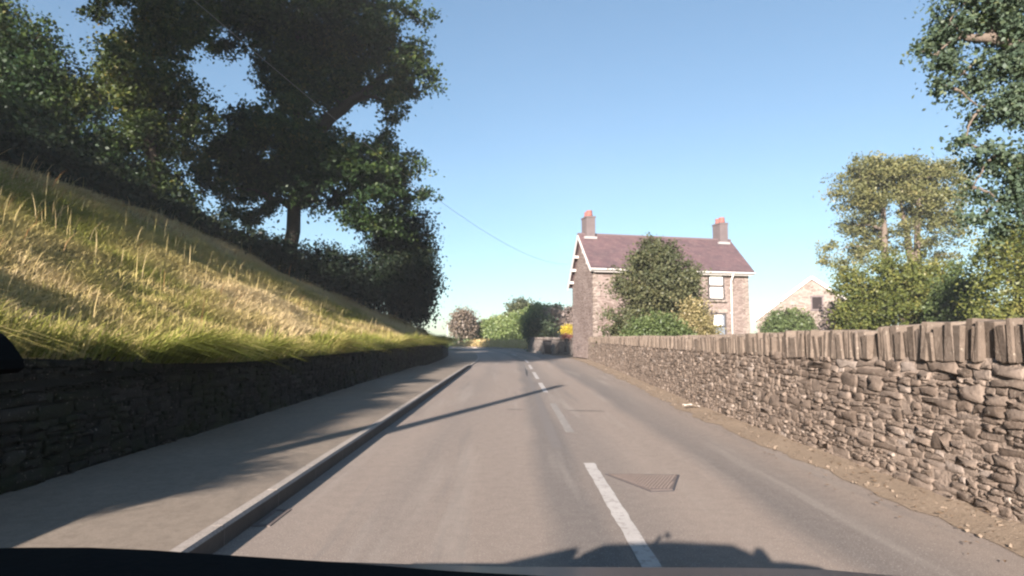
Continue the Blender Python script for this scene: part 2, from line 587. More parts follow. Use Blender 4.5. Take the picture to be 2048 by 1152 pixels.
# ------------------------------------------------------------------ vegetation
def crown(name, blobs, clumps, per, leaf, mat, parent, seed, spread=.32, thr=.38, freq=.45, shell=.55, aspect=.62, up=.35, droop=0.0, sub=0, ssz=(.26, .44)):
    rng = np.random.default_rng(seed)
    if sub:
        # every bough carries a handful of smaller leaf masses, so the outline breaks up and light gets between them
        nb = []
        for b in blobs:
            k = max(4, int(sub * (b[3] * b[5]) ** .5 / 2.0))
            for _ in range(k):
                d = rng.normal(size=3)
                d /= np.linalg.norm(d)
                r = rng.uniform(.35, 1.02)
                z = rng.uniform(*ssz)
                nb.append((b[0] + d[0] * b[3] * r, b[1] + d[1] * b[4] * r, b[2] + d[2] * b[5] * r, b[3] * z * 1.15, b[4] * z * 1.15, b[5] * z * .85))
        blobs = nb
    B = np.array([list(b) for b in blobs], float)
    w = (B[:, 3] * B[:, 4] * B[:, 5]) ** (2 / 3)
    w /= w.sum()
    P = []
    Dn = []
    need = clumps
    while need > 0:
        n = int(need * 2.2) + 50
        i = rng.choice(len(B), n, p=w)
        d = rng.normal(size=(n, 3))
        d /= np.linalg.norm(d, axis=1)[:, None]
        r = 1 - rng.random(n) ** 1.6 * shell
        r *= .86 + .28 * vnoise(d[:, 0] * 2 + i * 7.1, d[:, 1] * 2 + seed, d[:, 2] * 2)
        p = B[i, :3] + d * B[i, 3:6] * r[:, None]
        k = vnoise(p[:, 0] * freq + seed * 3.3, p[:, 1] * freq, p[:, 2] * freq * 1.25) * .65 + .35 * vnoise(p[:, 0] * freq * 2.3, p[:, 1] * freq * 2.3 + seed, p[:, 2] * freq * 2.3)
        ok = k > thr
        p, d = p[ok][:need], d[ok][:need]
        P.append(p)
        Dn.append(d)
        need -= len(p)
    P = np.concatenate(P)
    Dn = np.concatenate(Dn)
    nC = len(P)
    ctint = np.clip(rng.normal(.45, .16, nC) + .5 * (vnoise(P[:, 0] * .35 + 40, P[:, 1] * .35, P[:, 2] * .35) - .5), 0, 1)
    csz = rng.uniform(.6, 1.3, nC)
    ci = np.repeat(np.arange(nC), per)
    n = len(ci)
    ax = rng.normal(size=(nC, 3)) * .75 + Dn * .9
    ax[:, 2] *= .7
    ax /= np.linalg.norm(ax, axis=1)[:, None]
    off = rng.normal(size=(n, 3)) * np.array([.72, .72, .58])
    along = rng.normal(size=n) * 1.25
    off = (off + ax[ci] * along[:, None]) * spread * csz[ci][:, None]
    off[:, 2] -= .10 * spread * along ** 2
    c = P[ci] + off
    c[:, 2] -= droop * np.linalg.norm(off[:, :2], axis=1)
    nrm = rng.normal(size=(n, 3)) * .8 + Dn[ci] * .45
    nrm[:, 2] += up
    nrm /= np.linalg.norm(nrm, axis=1)[:, None]
    t = rng.normal(size=(n, 3))
    t -= nrm * (t * nrm).sum(1)[:, None]
    t /= np.linalg.norm(t, axis=1)[:, None]
    b = np.cross(nrm, t)
    L = leaf * rng.uniform(.6, 1.35, n)
    W = L * aspect
    V = np.empty((n, 4, 3))
    V[:, 0] = c - t * (L * .5)[:, None]
    V[:, 1] = c + b * (W * .5)[:, None] - t * (L * .06)[:, None] + nrm * (L * .08)[:, None]
    V[:, 2] = c + t * (L * .5)[:, None]
    V[:, 3] = c - b * (W * .5)[:, None] - t * (L * .06)[:, None] + nrm * (L * .08)[:, None]
    tint = np.clip(ctint[ci] + rng.normal(0, .13, n), 0, 1)
    faces = np.arange(n * 4).reshape(n, 4)
    o = np_mesh(name, V.reshape(-1, 3), faces, mat, parent, False, {'tint': tint})
    return o, P


def limb_path(a, b, rng, sag=.08, n=5):
    a, b = Vector(a), Vector(b)
    L = (b - a).length
    pts = []
    for i in range(n + 1):
        t = i / n
        p = a.lerp(b, t)
        p.z += math.sin(t * math.pi) * L * sag
        if 0 < i < n:
            p += Vector((rng.uniform(-1, 1), rng.uniform(-1, 1), rng.uniform(-1, 1))) * L * .035
        pts.append(p)
    return pts


def wood(parent, stems, blobs, P, mat, seed, r0=.35, twigs=60, name='trunk', limb_k=.42, maxlen=6.0):
    """trunk stems (lists of points), a limb into each blob, twigs to leaf clumps: one mesh"""
    rng = random.Random(seed)
    mb = MB()
    joints = []
    for st in stems:
        st = [Vector(p) for p in st]
        m = len(st)
        # refine
        pts = []
        for i in range(m - 1):
            for k in range(4):
                p = st[i].lerp(st[i + 1], k / 4)
                if i + k:
                    p += Vector((rng.uniform(-1, 1), rng.uniform(-1, 1), 0)) * r0 * .18
                pts.append(p)
        pts.append(st[-1])
        N = len(pts)
        rad = [r0 * (1.0 - .72 * i / (N - 1)) * (1.35 if i == 0 else 1.1 if i == 1 else 1.0) for i in range(N)]
        mb.tube(pts, rad, 10)
        joints += [(p, rad[i]) for i, p in enumerate(pts) if i > N * .3]
    for b in blobs:
        c = Vector(b[:3])
        j, r = min(joints, key=lambda q: (q[0] - c).length + max(0, q[0].z - c.z) * .7)
        path = limb_path(j, c, rng)
        rr = max(.03, min(r * .7, r0 * limb_k))
        rad = [rr * (1 - .75 * i / (len(path) - 1)) for i in range(len(path))]
        mb.tube(path, rad, 7)
        joints += [(p, rad[i]) for i, p in enumerate(path) if i > 1]
    if len(P):
        for _ in range(twigs):
            c = Vector(P[rng.randrange(len(P))])
            j, r = min(joints, key=lambda q: (q[0] - c).length)
            if (c - j).length > maxlen or (c - j).length < .15:
                continue
            path = limb_path(j, c, rng, .06, 4)
            rr = max(.012, min(r * .6, .06))
            mb.tube(path, [rr * (1 - .7 * i / 4) for i in range(5)], 5, False)
    return mb.build(name, mat, parent, True)


def px_blobs(lst):
    out = []
    for (px, py, Y, rx, rz, *ry) in lst:
        c = at(px, py, Y)
        a, b = rx * Y / F, rz * Y / F
        out.append((c.x, c.y, c.z, a, ry[0] if ry else (a + b) * .5, b))
    return out


def tree(name, base, label, cat, blobs, clumps, per, leaf, lm, bm, seed, stems, r0=.3, twigs=60, group=None, **kw):
    t = empty(name, base, label, cat, group)
    o, P = crown('crown', blobs, clumps, per, leaf, lm, t, seed, **kw)
    wood(t, stems, blobs, P, bm, seed, r0, twigs)
    return t


# ------------------------------------------------------------------ terrain functions
def off(Y):
    Y = np.asarray(Y, float)
    return -np.maximum(0, Y - 30) ** 2 / 340.0 - np.maximum(0, Y - 60) ** 2 / 30.0


def interp(Y, tab):
    a = np.array(tab, float)
    return np.interp(Y, a[:, 0], a[:, 1])


LWALL = -3.85
HX = [(-60, -13.1), (16, -13.1), (25, -13.1), (31, -10.5), (34, -7.7), (36.5, -5.0), (45, -5.6), (60, -7.8), (70, -13), (80, -26), (90, -44), (130, -180)]
HZ = [(-60, 5.5), (16, 5.56), (25, 5.66), (31, 4.1), (34, 2.6), (36.5, 1.55), (42, .9), (60, .5), (130, .4)]


def lwall_x(Y):
    return LWALL + off(Y) * (np.asarray(Y, float) > 30)


def bank_z(X, Y):
    X, Y = np.asarray(X, float), np.asarray(Y, float)
    x0 = lwall_x(Y) - .12
    top = interp(Y, [(-60, 1.18), (5.0, 1.16), (7.0, 1.02), (9, .96), (14, .94), (34, .92), (42, .55), (55, .16), (130, .12)])
    sh = np.maximum(.6, x0 - interp(Y, HX))
    s = np.maximum(0, x0 - X)
    zh = interp(Y, HZ)
    t = np.minimum(1, s / sh)
    z = top + (zh - top) * (t ** 1.25)
    z = z + np.maximum(0, s - sh) * .05 * np.clip((40 - Y) / 10, 0, 1)
    amp = np.clip(s / 1.0, 0, 1)
    z = z + amp * (.30 * (vnoise(X * .55, Y * .45, 3.0) - .5) + .12 * (vnoise(X * 1.8, Y * 1.6, 9.0) - .5))
    return z


def grid_mesh(name, X, Y, Z, mat, parent=None, smooth=True, vattrs=None):
    r, c = X.shape
    V = np.stack([X, Y, Z], -1).reshape(-1, 3)
    i = np.arange(r * c).reshape(r, c)
    Fq = np.stack([i[:-1, :-1], i[:-1, 1:], i[1:, 1:], i[1:, :-1]], -1).reshape(-1, 4)
    return np_mesh(name, V, Fq, mat, parent, smooth, None, vattrs)


# ------------------------------------------------------------------ setting
def build_ground():
    n = 61
    g = np.linspace(-1, 1, n)
    g = np.sign(g) * np.abs(g) ** 2.2 * 900
    X, Y = np.meshgrid(g, g)
    Z = np.full_like(X, -.09)
    o = grid_mesh('ground', X, Y, Z, M['field'])
    tag(o, kind='structure')

    # road
    ys = np.concatenate([np.arange(-30, 30, 1.0), np.arange(30, 90, 1.0)])
    lats = np.array([-1.81, -1.5, -.5, .3, 1.0, 1.8, 2.6, 3.12])
    Y, Lt = np.meshgrid(ys, lats, indexing='ij')
    right = interp(Y, [(-30, 3.12), (12, 3.1), (20, 3.4), (26, 3.6), (37, 3.75), (44, 3.6), (50, 3.15), (120, 3.1)])
    Xl = np.where(Lt > 3.0, right, Lt) + off(Y)
    o = grid_mesh('road', Xl[:, ::1], Y, np.zeros_like(Xl), M['asphalt'], None, True, {'lat': Lt.ravel()})
    tag(o, kind='structure')

    # pavement on the left
    ys2 = np.concatenate([np.arange(-30, 30, 1.0), np.arange(30, 60, 1.0)])
    Y, T = np.meshgrid(ys2, np.linspace(0, 1, 4), indexing='ij')
    zk = interp(Y, [(-30, .115), (25.5, .115), (28, .03), (60, .02)])
    X = (-1.875 + (-3.98 + 1.875) * T) + off(Y)
    o = grid_mesh('pavement', X[:, ::-1], Y, zk, M['pavement'])
    tag(o, kind='structure')

    # kerb stones, one low run
    mb = MB()
    y = -6.0
    while y < 46:
        L = .91
        yc = y + L / 2
        h = float(interp(yc, [(-30, .125), (25.8, .125), (28, .035), (60, .03)]))
        o1, o2 = float(off(y)), float(off(y + L))
        j = random.uniform(-.001, .001)
        a, b = y + .003, y + L - .003
        vs = [(-1.885 + o1, a, -.06), (-1.795 + o1, a, -.06), (-1.795 + o1, a, h - .02 + j), (-1.812 + o1, a, h + j), (-1.885 + o1, a, h + j)]
        vs += [(p[0] - o1 + o2, b, p[2]) for p in vs]
        mb.add(vs, [(4, 3, 2, 1, 0), (5, 6, 7, 8, 9), (1, 2, 7, 6), (2, 3, 8, 7), (3, 4, 9, 8), (0, 5, 9, 4)])
        y += L
    o = mb.build('kerb', M['kerb'])
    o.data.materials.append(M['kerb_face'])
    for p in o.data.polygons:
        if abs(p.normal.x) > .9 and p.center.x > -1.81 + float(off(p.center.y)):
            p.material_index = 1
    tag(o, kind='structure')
    # far kerb on the right of the bend
    mb = MB()
    y = 48.0
    while y < 76:
        o1, o2 = float(off(y)) + 3.12, float(off(y + 1)) + 3.12
        vs = [(o1, y, -.06), (o1 + .2, y, -.06), (o1 + .2, y, .16), (o1, y, .16)]
        vs += [(o2, y + .99, -.06), (o2 + .2, y + .99, -.06), (o2 + .2, y + .99, .16), (o2, y + .99, .16)]
        mb.add(vs, [(0, 1, 2, 3), (7, 6, 5, 4), (0, 3, 7, 4), (3, 2, 6, 7), (2, 1, 5, 6)])
        y += 1
    o = mb.build('kerb', M['kerb'])
    tag(o, kind='structure')

    # verge strip of dirt at the foot of the right wall
    ys3 = np.arange(-8, 45, .2)
    Y, T = np.meshgrid(ys3, np.linspace(0, 1, 7), indexing='ij')
    right = interp(Y, [(-30, 3.12), (12, 3.1), (20, 3.4), (26, 3.6), (37, 3.75), (44, 3.6)]) + off(Y)
    x0 = right - .10 - .14 * (vnoise(Y * 1.3, 0, 5) - .5) - .10 * (vnoise(Y * 5, 0, 8) - .5)
    x1 = rwall_x(Y) + .12
    X = x0 + (x1 - x0) * T
    Z = .006 + .06 * T ** 1.4 + .03 * (vnoise(X * 7, Y * 7, 1) - .5) * np.clip(T * 3, 0, 1)
    o = grid_mesh('verge', X, Y, Z, M['dirt'])
    tag(o, kind='structure')

    # left bank
    s = np.concatenate([np.linspace(0, 2, 13), np.linspace(2.3, 13, 44), np.linspace(14, 60, 20)])
    ys4 = np.concatenate([np.arange(-45, 0, 1.0), np.arange(0, 42, .3), np.arange(42, 131, 2.0)])
    Y, Sg = np.meshgrid(ys4, s, indexing='ij')
    X = lwall_x(Y) - .12 - Sg
    Z = bank_z(X, Y)
    o = grid_mesh('bank', X[:, ::-1], Y[:, ::-1], Z[:, ::-1], M['turf'])
    tag(o, kind='structure')

    # garden ground behind the right wall
    xs = np.concatenate([[0, .3], np.linspace(1, 60, 30)])
    ys5 = np.concatenate([np.arange(-10, 38.5, 2.0), [38.2]])
    Y, Sg = np.meshgrid(ys5, xs, indexing='ij')
    X = rwall_x(Y) + .2 + Sg
    Z = .35 + .2 * (vnoise(X * .2, Y * .2, 2) - .5)
    o = grid_mesh('lawn', X, Y, Z, M['lawn'])
    tag(o, kind='structure')
    ys6 = np.arange(38.2, 70, 2.0)
    Y, Sg = np.meshgrid(ys6, xs, indexing='ij')
    X = interp(Y, [(38, 4.5), (41, 4.6), (54, 1.6), (60, .6), (70, -2.5)]) + .4 + Sg
    Z = .3 + .2 * (vnoise(X * .2, Y * .2, 2) - .5) + np.clip(Sg - 1, 0, 4) * .04
    o = grid_mesh('garden', X, Y, Z, M['lawn'])
    tag(o, kind='structure')
    # tan banking along the far kerb below the hedge
    ys7 = np.arange(50, 74, 1.0)
    Y, T = np.meshgrid(ys7, np.linspace(0, 1, 6), indexing='ij')
    X = off(Y) + 3.32 + T * 4.0
    Z = .12 + T * .7 + .15 * (vnoise(X * .9, Y * .9, 4) - .5)
    o = grid_mesh('verge', X, Y, Z, M['dirt'])
    tag(o, kind='structure')


RW = [(-20, 3.42), (8, 3.42), (12, 3.45), (20, 3.78), (26, 4.0), (38, 4.22), (60, 4.6)]


def rwall_x(Y):
    return interp(Y, RW)


# ------------------------------------------------------------------ rubble walls
def rubble(name, place, u0, u1, z0, ztop, mat, parent, seed, cw=.30, ch=.15, depth=(.004, .024), gap=.010):
    """random rubble brought to rough courses; place(u, v, d) -> world"""
    rng = random.Random(seed)
    rects = []
    z = z0
    row = 0
    while z < ztop - .02:
        H = ch * rng.uniform(.75, 1.35)
        if ztop - (z + H) < .05:
            H = ztop - z
        u = u0 - rng.uniform(0, cw)
        while u < u1:
            W = cw * rng.choice((rng.uniform(.45, .9), rng.uniform(.8, 1.4), rng.uniform(1.2, 1.9)))
            k = rng.random()
            if k < .26 and W < 1.25 * cw:
                rects.append((u, z, W, H))
            else:
                n = 2 if k < .72 else 3
                cuts = sorted(min(.8, max(.2, q / n + rng.uniform(-.12, .12))) for q in range(1, n))
                cuts = [0] + cuts + [1]
                for a, b in zip(cuts, cuts[1:]):
                    hh = (b - a) * H
                    m = max(1, int(round(W / (hh * rng.uniform(1.8, 4.2)))))
                    x = u
                    ws = [rng.uniform(.6, 1.5) for _ in range(m)]
                    sw = sum(ws)
                    for w in ws:
                        rects.append((x, z + a * H, W * w / sw, hh))
                        x += W * w / sw
            u += W
        z += H
        row += 1
    VV, F4, F3, tint, t3 = [], [], [], [], []
    wob = np.array([(r[0] + r[2] / 2, r[1] + r[3] / 2) for r in rects])
    dv = (vnoise(wob[:, 0] * 1.1, wob[:, 1] * 1.5, seed) - .5) * .07
    for (u, v, w, h), e in zip(rects, dv):
        v = v + e
        if u + w < u0 or v + h > ztop + .03:
            continue
        g = gap * rng.uniform(.5, 1.5)
        jw, jh = min(w * .16, .035), min(h * .20, .022)
        a, b, c, d = u + g / 2, u + w - g / 2, v + g / 2, v + h - g / 2
        J = lambda p, q: (p + rng.uniform(-jw, jw) * .8, q + rng.uniform(-jh, jh))
        cl = min(w, h) * rng.uniform(.08, .28)
        cs = [cl * rng.uniform(.4, 1.5) for _ in range(4)]
        q = [J(a + cs[0], c), J(a + (b - a) * rng.uniform(.4, .6), c), J(b - cs[1], c), J(b, c + cs[1] * .8), J(b, d - cs[2] * .8), J(b - cs[2], d),
             J(a + (b - a) * rng.uniform(.4, .6), d), J(a + cs[3], d), J(a, d - cs[3] * .8), J(a, c + cs[0] * .8)]
        cu, cv = (a + b) / 2, (c + d) / 2
        m = len(q)
        dp = rng.uniform(*depth) * (1.6 if rng.random() < .10 else 1)
        tu, tv = rng.uniform(-.07, .07), rng.uniform(-.14, .14)
        base = len(VV)
        ins = min(.010, h * .12)
        for (k, dd) in ((0, -.018), (.35, dp * .7), (1.4, dp)):
            for p in q:
                L = max(.001, math.hypot(p[0] - cu, p[1] - cv))
                s_ = 1 - min(.6, ins * k / L)
                pu, pv = cu + (p[0] - cu) * s_, cv + (p[1] - cv) * s_
                ee = dd if dd < 0 else dd + (pu - cu) * tu + (pv - cv) * tv + rng.uniform(-.004, .004)
                VV.append(place(pu, pv, ee))
        VV.append(place(cu + rng.uniform(-.2, .2) * w, cv + rng.uniform(-.2, .2) * h, dp + rng.uniform(-.003, .007)))
        t = min(1, max(0, rng.gauss(.48, .24)))
        for r in (0, 1):
            for k in range(m):
                x, y = base + r * m + k, base + r * m + (k + 1) % m
                F4.append((x, y, y + m, x + m))
                tint.append(t)
        for k in range(m):
            F3.append((base + 2 * m + k, base + 2 * m + (k + 1) % m, base + 3 * m))
            t3.append(t)
    return np_mesh(name, np.array(VV), [np.array(F4), np.array(F3)], mat, parent, False, {'tint': np.array(tint + t3)})


def build_right_wall():
    w = empty('stone_wall', (3.5, 6, 0), 'long tan rubble stone wall with upright coping stones along the right side of the road', 'wall')
    Y0, Y1 = -3.0, 38.0

    def nrm(Y):
        e = .05
        dx = float(rwall_x(Y + e) - rwall_x(Y - e)) / (2 * e)
        n = Vector((-1, dx, 0)).normalized()
        return n

    def place(u, v, d):
        n = nrm(u)
        lean = (v) * .03
        x = float(rwall_x(u)) + lean
        return (x + n.x * d, u + n.y * d, v)

    def top(u):
        return float(interp(u, [(-10, 1.22), (3, 1.19), (5, 1.13), (7, 1.08), (12, 1.05), (40, 1.0)]))

    # stones: near run coarse, far run the same stones but fewer vertices matter little
    rubble('rubble_face', place, Y0, Y1, .0, 1.08, M['stone'], w, 11, .27, .135)
    # core with mortar face
    ys = np.arange(Y0, Y1 + .01, .25)
    vs, fs = [], []
    for y in ys:
        t = top(y)
        for (v, dd) in ((-.1, .001), (.3, .001), (.7, .001), (t, .001), (t, -.40), (-.1, -.46)):
            vs.append(place(y, v, dd + (random.uniform(-.006, .006) if dd > -.1 else 0)))
    k = 6
    for i in range(len(ys) - 1):
        for j in range(k - 1):
            a = i * k + j
            fs.append((a, a + 1, a + 1 + k, a + k))
    fs_arr = np.array(fs)
    mo = np_mesh('wall_core', np.array(vs), fs_arr, M['mortar'], w, False)
    # coping: upright slabs
    mb = MB()
    tints = []
    y = Y0
    rng = random.Random(5)
    while y < Y1 - .3:
        wd = rng.choice([rng.uniform(.03, .06), rng.uniform(.045, .09), rng.uniform(.05, .10), rng.uniform(.08, .15)])
        h = rng.uniform(.22, .31) + (.02 if y < 8 else 0)
        t = top(y)
        n = nrm(y)
        c = place(y + wd / 2, t + h / 2 - .03, -.19 + rng.uniform(-.02, .02))
        mb.box(c, (.44 * rng.uniform(.92, 1.06), wd * .97, h), math.atan2(n.y, n.x) + rng.uniform(-.05, .05), rng.uniform(-.07, .07), rng.uniform(-.04, .04), .012, rng)
        y += wd
    o = mb.build('coping', M['coping'], w, False, .010, 1)
    # tint by island
    me = o.data
    cy = np.zeros(len(me.polygons) * 3)
    me.polygons.foreach_get('center', cy)
    cy = cy.reshape(-1, 3)[:, 1]
    a = me.attributes.new('tint', 'FLOAT', 'FACE')
    a.data.foreach_set('value', np.clip(vnoise(cy * 7.0, 1.5, 2.5) * 1.0, 0, 1).astype(np.float32))
    # rounded end pier
    mb = MB()
    e = place(37.75, 0, 0)
    for k, (z0, z1, r) in enumerate(((0, 1.0, .30), )):
        mb.tube([(e[0] + .16, 37.9, -.1), (e[0] + .16, 37.9, .5), (e[0] + .16, 37.9, 1.15), (e[0] + .16, 37.9, 1.33), (e[0] + .16, 37.9, 1.42)], [.31, .30, .30, .25, .12], 12)
    mb.build('end_pier', M['house_stone'], w, True)
    return w


def build_left_wall():
    w = empty('retaining_wall', (-4.2, 8, .1), 'low mossy retaining wall in deep shade below the grassy bank beside the pavement', 'wall')

    def place(u, v, d):
        return (float(lwall_x(u)) + d - (v - .1) * .06, u, v)
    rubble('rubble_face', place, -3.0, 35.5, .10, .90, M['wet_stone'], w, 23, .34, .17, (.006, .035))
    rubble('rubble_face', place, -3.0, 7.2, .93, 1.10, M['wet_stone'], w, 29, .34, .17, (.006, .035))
    ys = np.arange(-12, 43, .4)
    vs, fs = [], []
    for y in ys:
        t = float(interp(y, [(-60, 1.15), (5.0, 1.13), (7.0, .99), (9, .93), (14, .91), (34, .89), (42, .52)]))
        for (v, dd) in ((0, -.004), (t, -.004), (t + .02, -.3)):
            vs.append(place(y, v, dd))
    for i in range(len(ys) - 1):
        for j in range(2):
            a = i * 3 + j
            fs.append((a + 3, a + 4, a + 1, a))
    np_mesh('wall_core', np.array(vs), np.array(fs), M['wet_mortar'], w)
    return w


# ------------------------------------------------------------------ grass
def blades(name, X, Y, Z, H, W, tint, lean_dir, lean, seed, mat=None):
    rng = np.random.default_rng(seed)
    n = len(X)
    a = rng.uniform(0, 2 * np.pi, n)
    side = np.stack([np.cos(a), np.sin(a), np.zeros(n)], -1)
    base = np.stack([X, Y, Z], -1)
    ld = lean_dir
    V = np.empty((n, 7, 3))
    for k, (t, wk) in enumerate(((0, 1.0), (.4, .85), (.75, .55))):
        c = base + ld * (lean * H * t ** 1.8)[:, None]
        c[:, 2] += H * (t - .35 * lean * t ** 2.4)
        V[:, 2 * k] = c - side * (W * wk * .5)[:, None]
        V[:, 2 * k + 1] = c + side * (W * wk * .5)[:, None]
    c = base + ld * (lean * H)[:, None]
    c[:, 2] += H * (1 - .42 * lean)
    V[:, 6] = c
    i = np.arange(n)[:, None] * 7
    q = np.concatenate([i + np.array([[0, 1, 3, 2]]), i + np.array([[2, 3, 5, 4]])])
    tr = i + np.array([[4, 5, 6]])
    tt = np.concatenate([tint, tint, tint])
    return np_mesh(name, V.reshape(-1, 3), [q, tr], mat or M['grass'], None, False, {'tint': tt})


def build_grass():
    rng = np.random.default_rng(3)
    n = 300000
    Y = 1.5 + (rng.random(n) ** 1.15) * 35.0
    x0 = lwall_x(Y) - .06
    hx = interp(Y, HX)
    t = rng.random(n) * 1.06
    X = x0 + (hx - x0) * t
    # tussocks: pull towards random centres
    cl = vnoise(X * 2.2, Y * 2.2, 11)
    keep = rng.random(n) < .35 + .9 * cl
    X, Y, t = X[keep], Y[keep], t[keep]
    n = len(X)
    Z = bank_z(X, Y) - .03
    patch = vnoise(X * .42 + 5, Y * .36, 21) * .6 + vnoise(X * 1.5, Y * 1.3, 31) * .4
    edge = np.clip((.22 - t) / .22, 0, 1)
    top = np.clip((t - .80) / .15, 0, 1)
    tint = patch * 1.35 + .05 - edge * .22 * (vnoise(Y * .5, 3, 3) > .3) + rng.normal(0, .12, n)
    tint = np.clip(tint, 0, .9)
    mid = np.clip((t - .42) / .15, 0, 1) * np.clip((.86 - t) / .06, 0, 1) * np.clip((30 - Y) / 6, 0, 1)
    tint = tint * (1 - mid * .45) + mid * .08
    tint = np.where((top > 0) & (rng.random(n) < .55 * top), rng.uniform(.88, 1.0, n), tint)
    tall = vnoise(X * .8, Y * .8, 41)
    H = rng.uniform(.11, .29, n) * (.55 + .95 * tall) * (1 - .25 * edge)
    W = rng.uniform(.007, .015, n) * (1 + Y / 30)
    ang = rng.normal(0, .9, n) + .4 + 2.2 * (vnoise(X * .6, Y * .6, 51) - .5)
    ld = np.stack([np.cos(ang), np.sin(ang), np.zeros(n)], -1)
    lean = np.clip(rng.normal(.95, .45, n), .05, 2.0)
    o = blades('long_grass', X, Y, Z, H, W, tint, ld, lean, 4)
    tag(o, 'long straw and green grass covering the sloping bank above the shaded wall', 'grass', kind='stuff')
    # fringe hanging over the wall
    n = 26000
    Y = 1.0 + rng.random(n) * 36
    k = vnoise(Y * 2.0, 0, 1) * .7 + vnoise(Y * 6.0, 0, 2) * .3
    keep = rng.random(n) < np.clip(k * 2.4 - .75, .03, 1)
    Y = Y[keep]
    n = len(Y)
    k = k[keep]
    X = lwall_x(Y) - rng.uniform(-.03, .25, n)
    Z = bank_z(X, Y) - .02
    H = rng.uniform(.12, .46, n) * (.15 + 1.9 * k)
    ld = np.stack([np.ones(n), rng.normal(0, .35, n), np.zeros(n)], -1)
    lean = np.clip(rng.normal(1.25, .5, n), .2, 3.2)
    tint = np.clip(.20 + .5 * (vnoise(Y * .7, 4, 4) - .4) + rng.normal(0, .12, n), 0, .85)
    o = blades('overhanging_grass', X, Y, Z, H, rng.uniform(.010, .018, n) * (1 + Y / 40), tint, ld, lean, 5)
    tag(o, 'green grass fringe drooping over the top edge of the shaded retaining wall', 'grass', kind='stuff')
    # upright tussocks along the very edge
    n = 26000
    Y = 1.0 + rng.random(n) * 35
    k = vnoise(Y * 1.1, 7, 1) * .6 + vnoise(Y * 3.5, 0, 9) * .4
    keep = rng.random(n) < k * 1.2
    Y, k = Y[keep], k[keep]
    n = len(Y)
    X = lwall_x(Y) - rng.uniform(.05, .55, n)
    Z = bank_z(X, Y) - .02
    ang = rng.normal(0, 1.2, n)
    ld = np.stack([np.cos(ang), np.sin(ang), np.zeros(n)], -1)
    o = blades('edge_grass', X, Y, Z, rng.uniform(.25, .5, n) * (.45 + k), rng.uniform(.007, .014, n) * (1 + Y / 30), np.clip(.25 + .55 * (vnoise(Y * .6, 2, 4) - .35) + rng.normal(0, .13, n), 0, .9), ld, np.clip(rng.normal(.6, .3, n), .1, 1.5), 15)
    tag(o, 'upright green tussocks along the top edge of the retaining wall', 'grass', kind='stuff')
    # tall seed stalks
    n = 650
    Y = 3 + rng.random(n) * 32
    x0 = lwall_x(Y)
    hx = interp(Y, HX)
    t = .1 + .95 * rng.random(n) ** .7
    X = x0 + (hx - x0) * t
    Z = bank_z(X, Y)
    ang = rng.normal(.2, 1.0, n)
    ld = np.stack([np.cos(ang), np.sin(ang), np.zeros(n)], -1)
    o = blades('seed_stalk', X, Y, Z, rng.uniform(.4, .8, n), rng.uniform(.005, .009, n) * (1 + Y / 22), np.clip(rng.normal(.82, .12, n), .5, 1), ld, np.clip(rng.normal(.35, .25, n), 0, 1), 6)
    tag(o, 'tall dry seed stalks standing out of the bank grass', 'grass', kind='stuff')
    # weeds and short grass in the far verges and at the wall foot
    n = 5000
    Y = 40 + rng.random(n) * 45
    X = lwall_x(Y) - .1 - rng.random(n) ** 1.5 * 6
    Z = bank_z(X, Y) - .02
    ang = rng.uniform(0, 6.28, n)
    ld = np.stack([np.cos(ang), np.sin(ang), np.zeros(n)], -1)
    o = blades('verge_grass', X, Y, Z, rng.uniform(.2, .5, n), rng.uniform(.05, .1, n), np.clip(rng.normal(.28, .12, n), 0, 1), ld, rng.uniform(.1, .9, n), 7)
    tag(o, 'short green grass on the far verge where the road bends', 'grass', kind='stuff')
    # weeds along the far tan bank
    n = 5200
    Y = 51 + rng.random(n) * 22
    T = rng.random(n)
    X = off(Y) + 3.4 + T * 3.2
    Z = .12 + T * .6
    ang = rng.uniform(0, 6.28, n)
    ld = np.stack([np.cos(ang), np.sin(ang), np.zeros(n)], -1)
    o = blades('dry_grass', X, Y, Z, rng.uniform(.2, .6, n), rng.uniform(.05, .1, n), np.clip(rng.normal(.78, .1, n), 0, 1), ld, rng.uniform(.1, .9, n), 8)
    tag(o, 'dry tan grass on the bank above the far kerb below the green hedge', 'grass', kind='stuff')


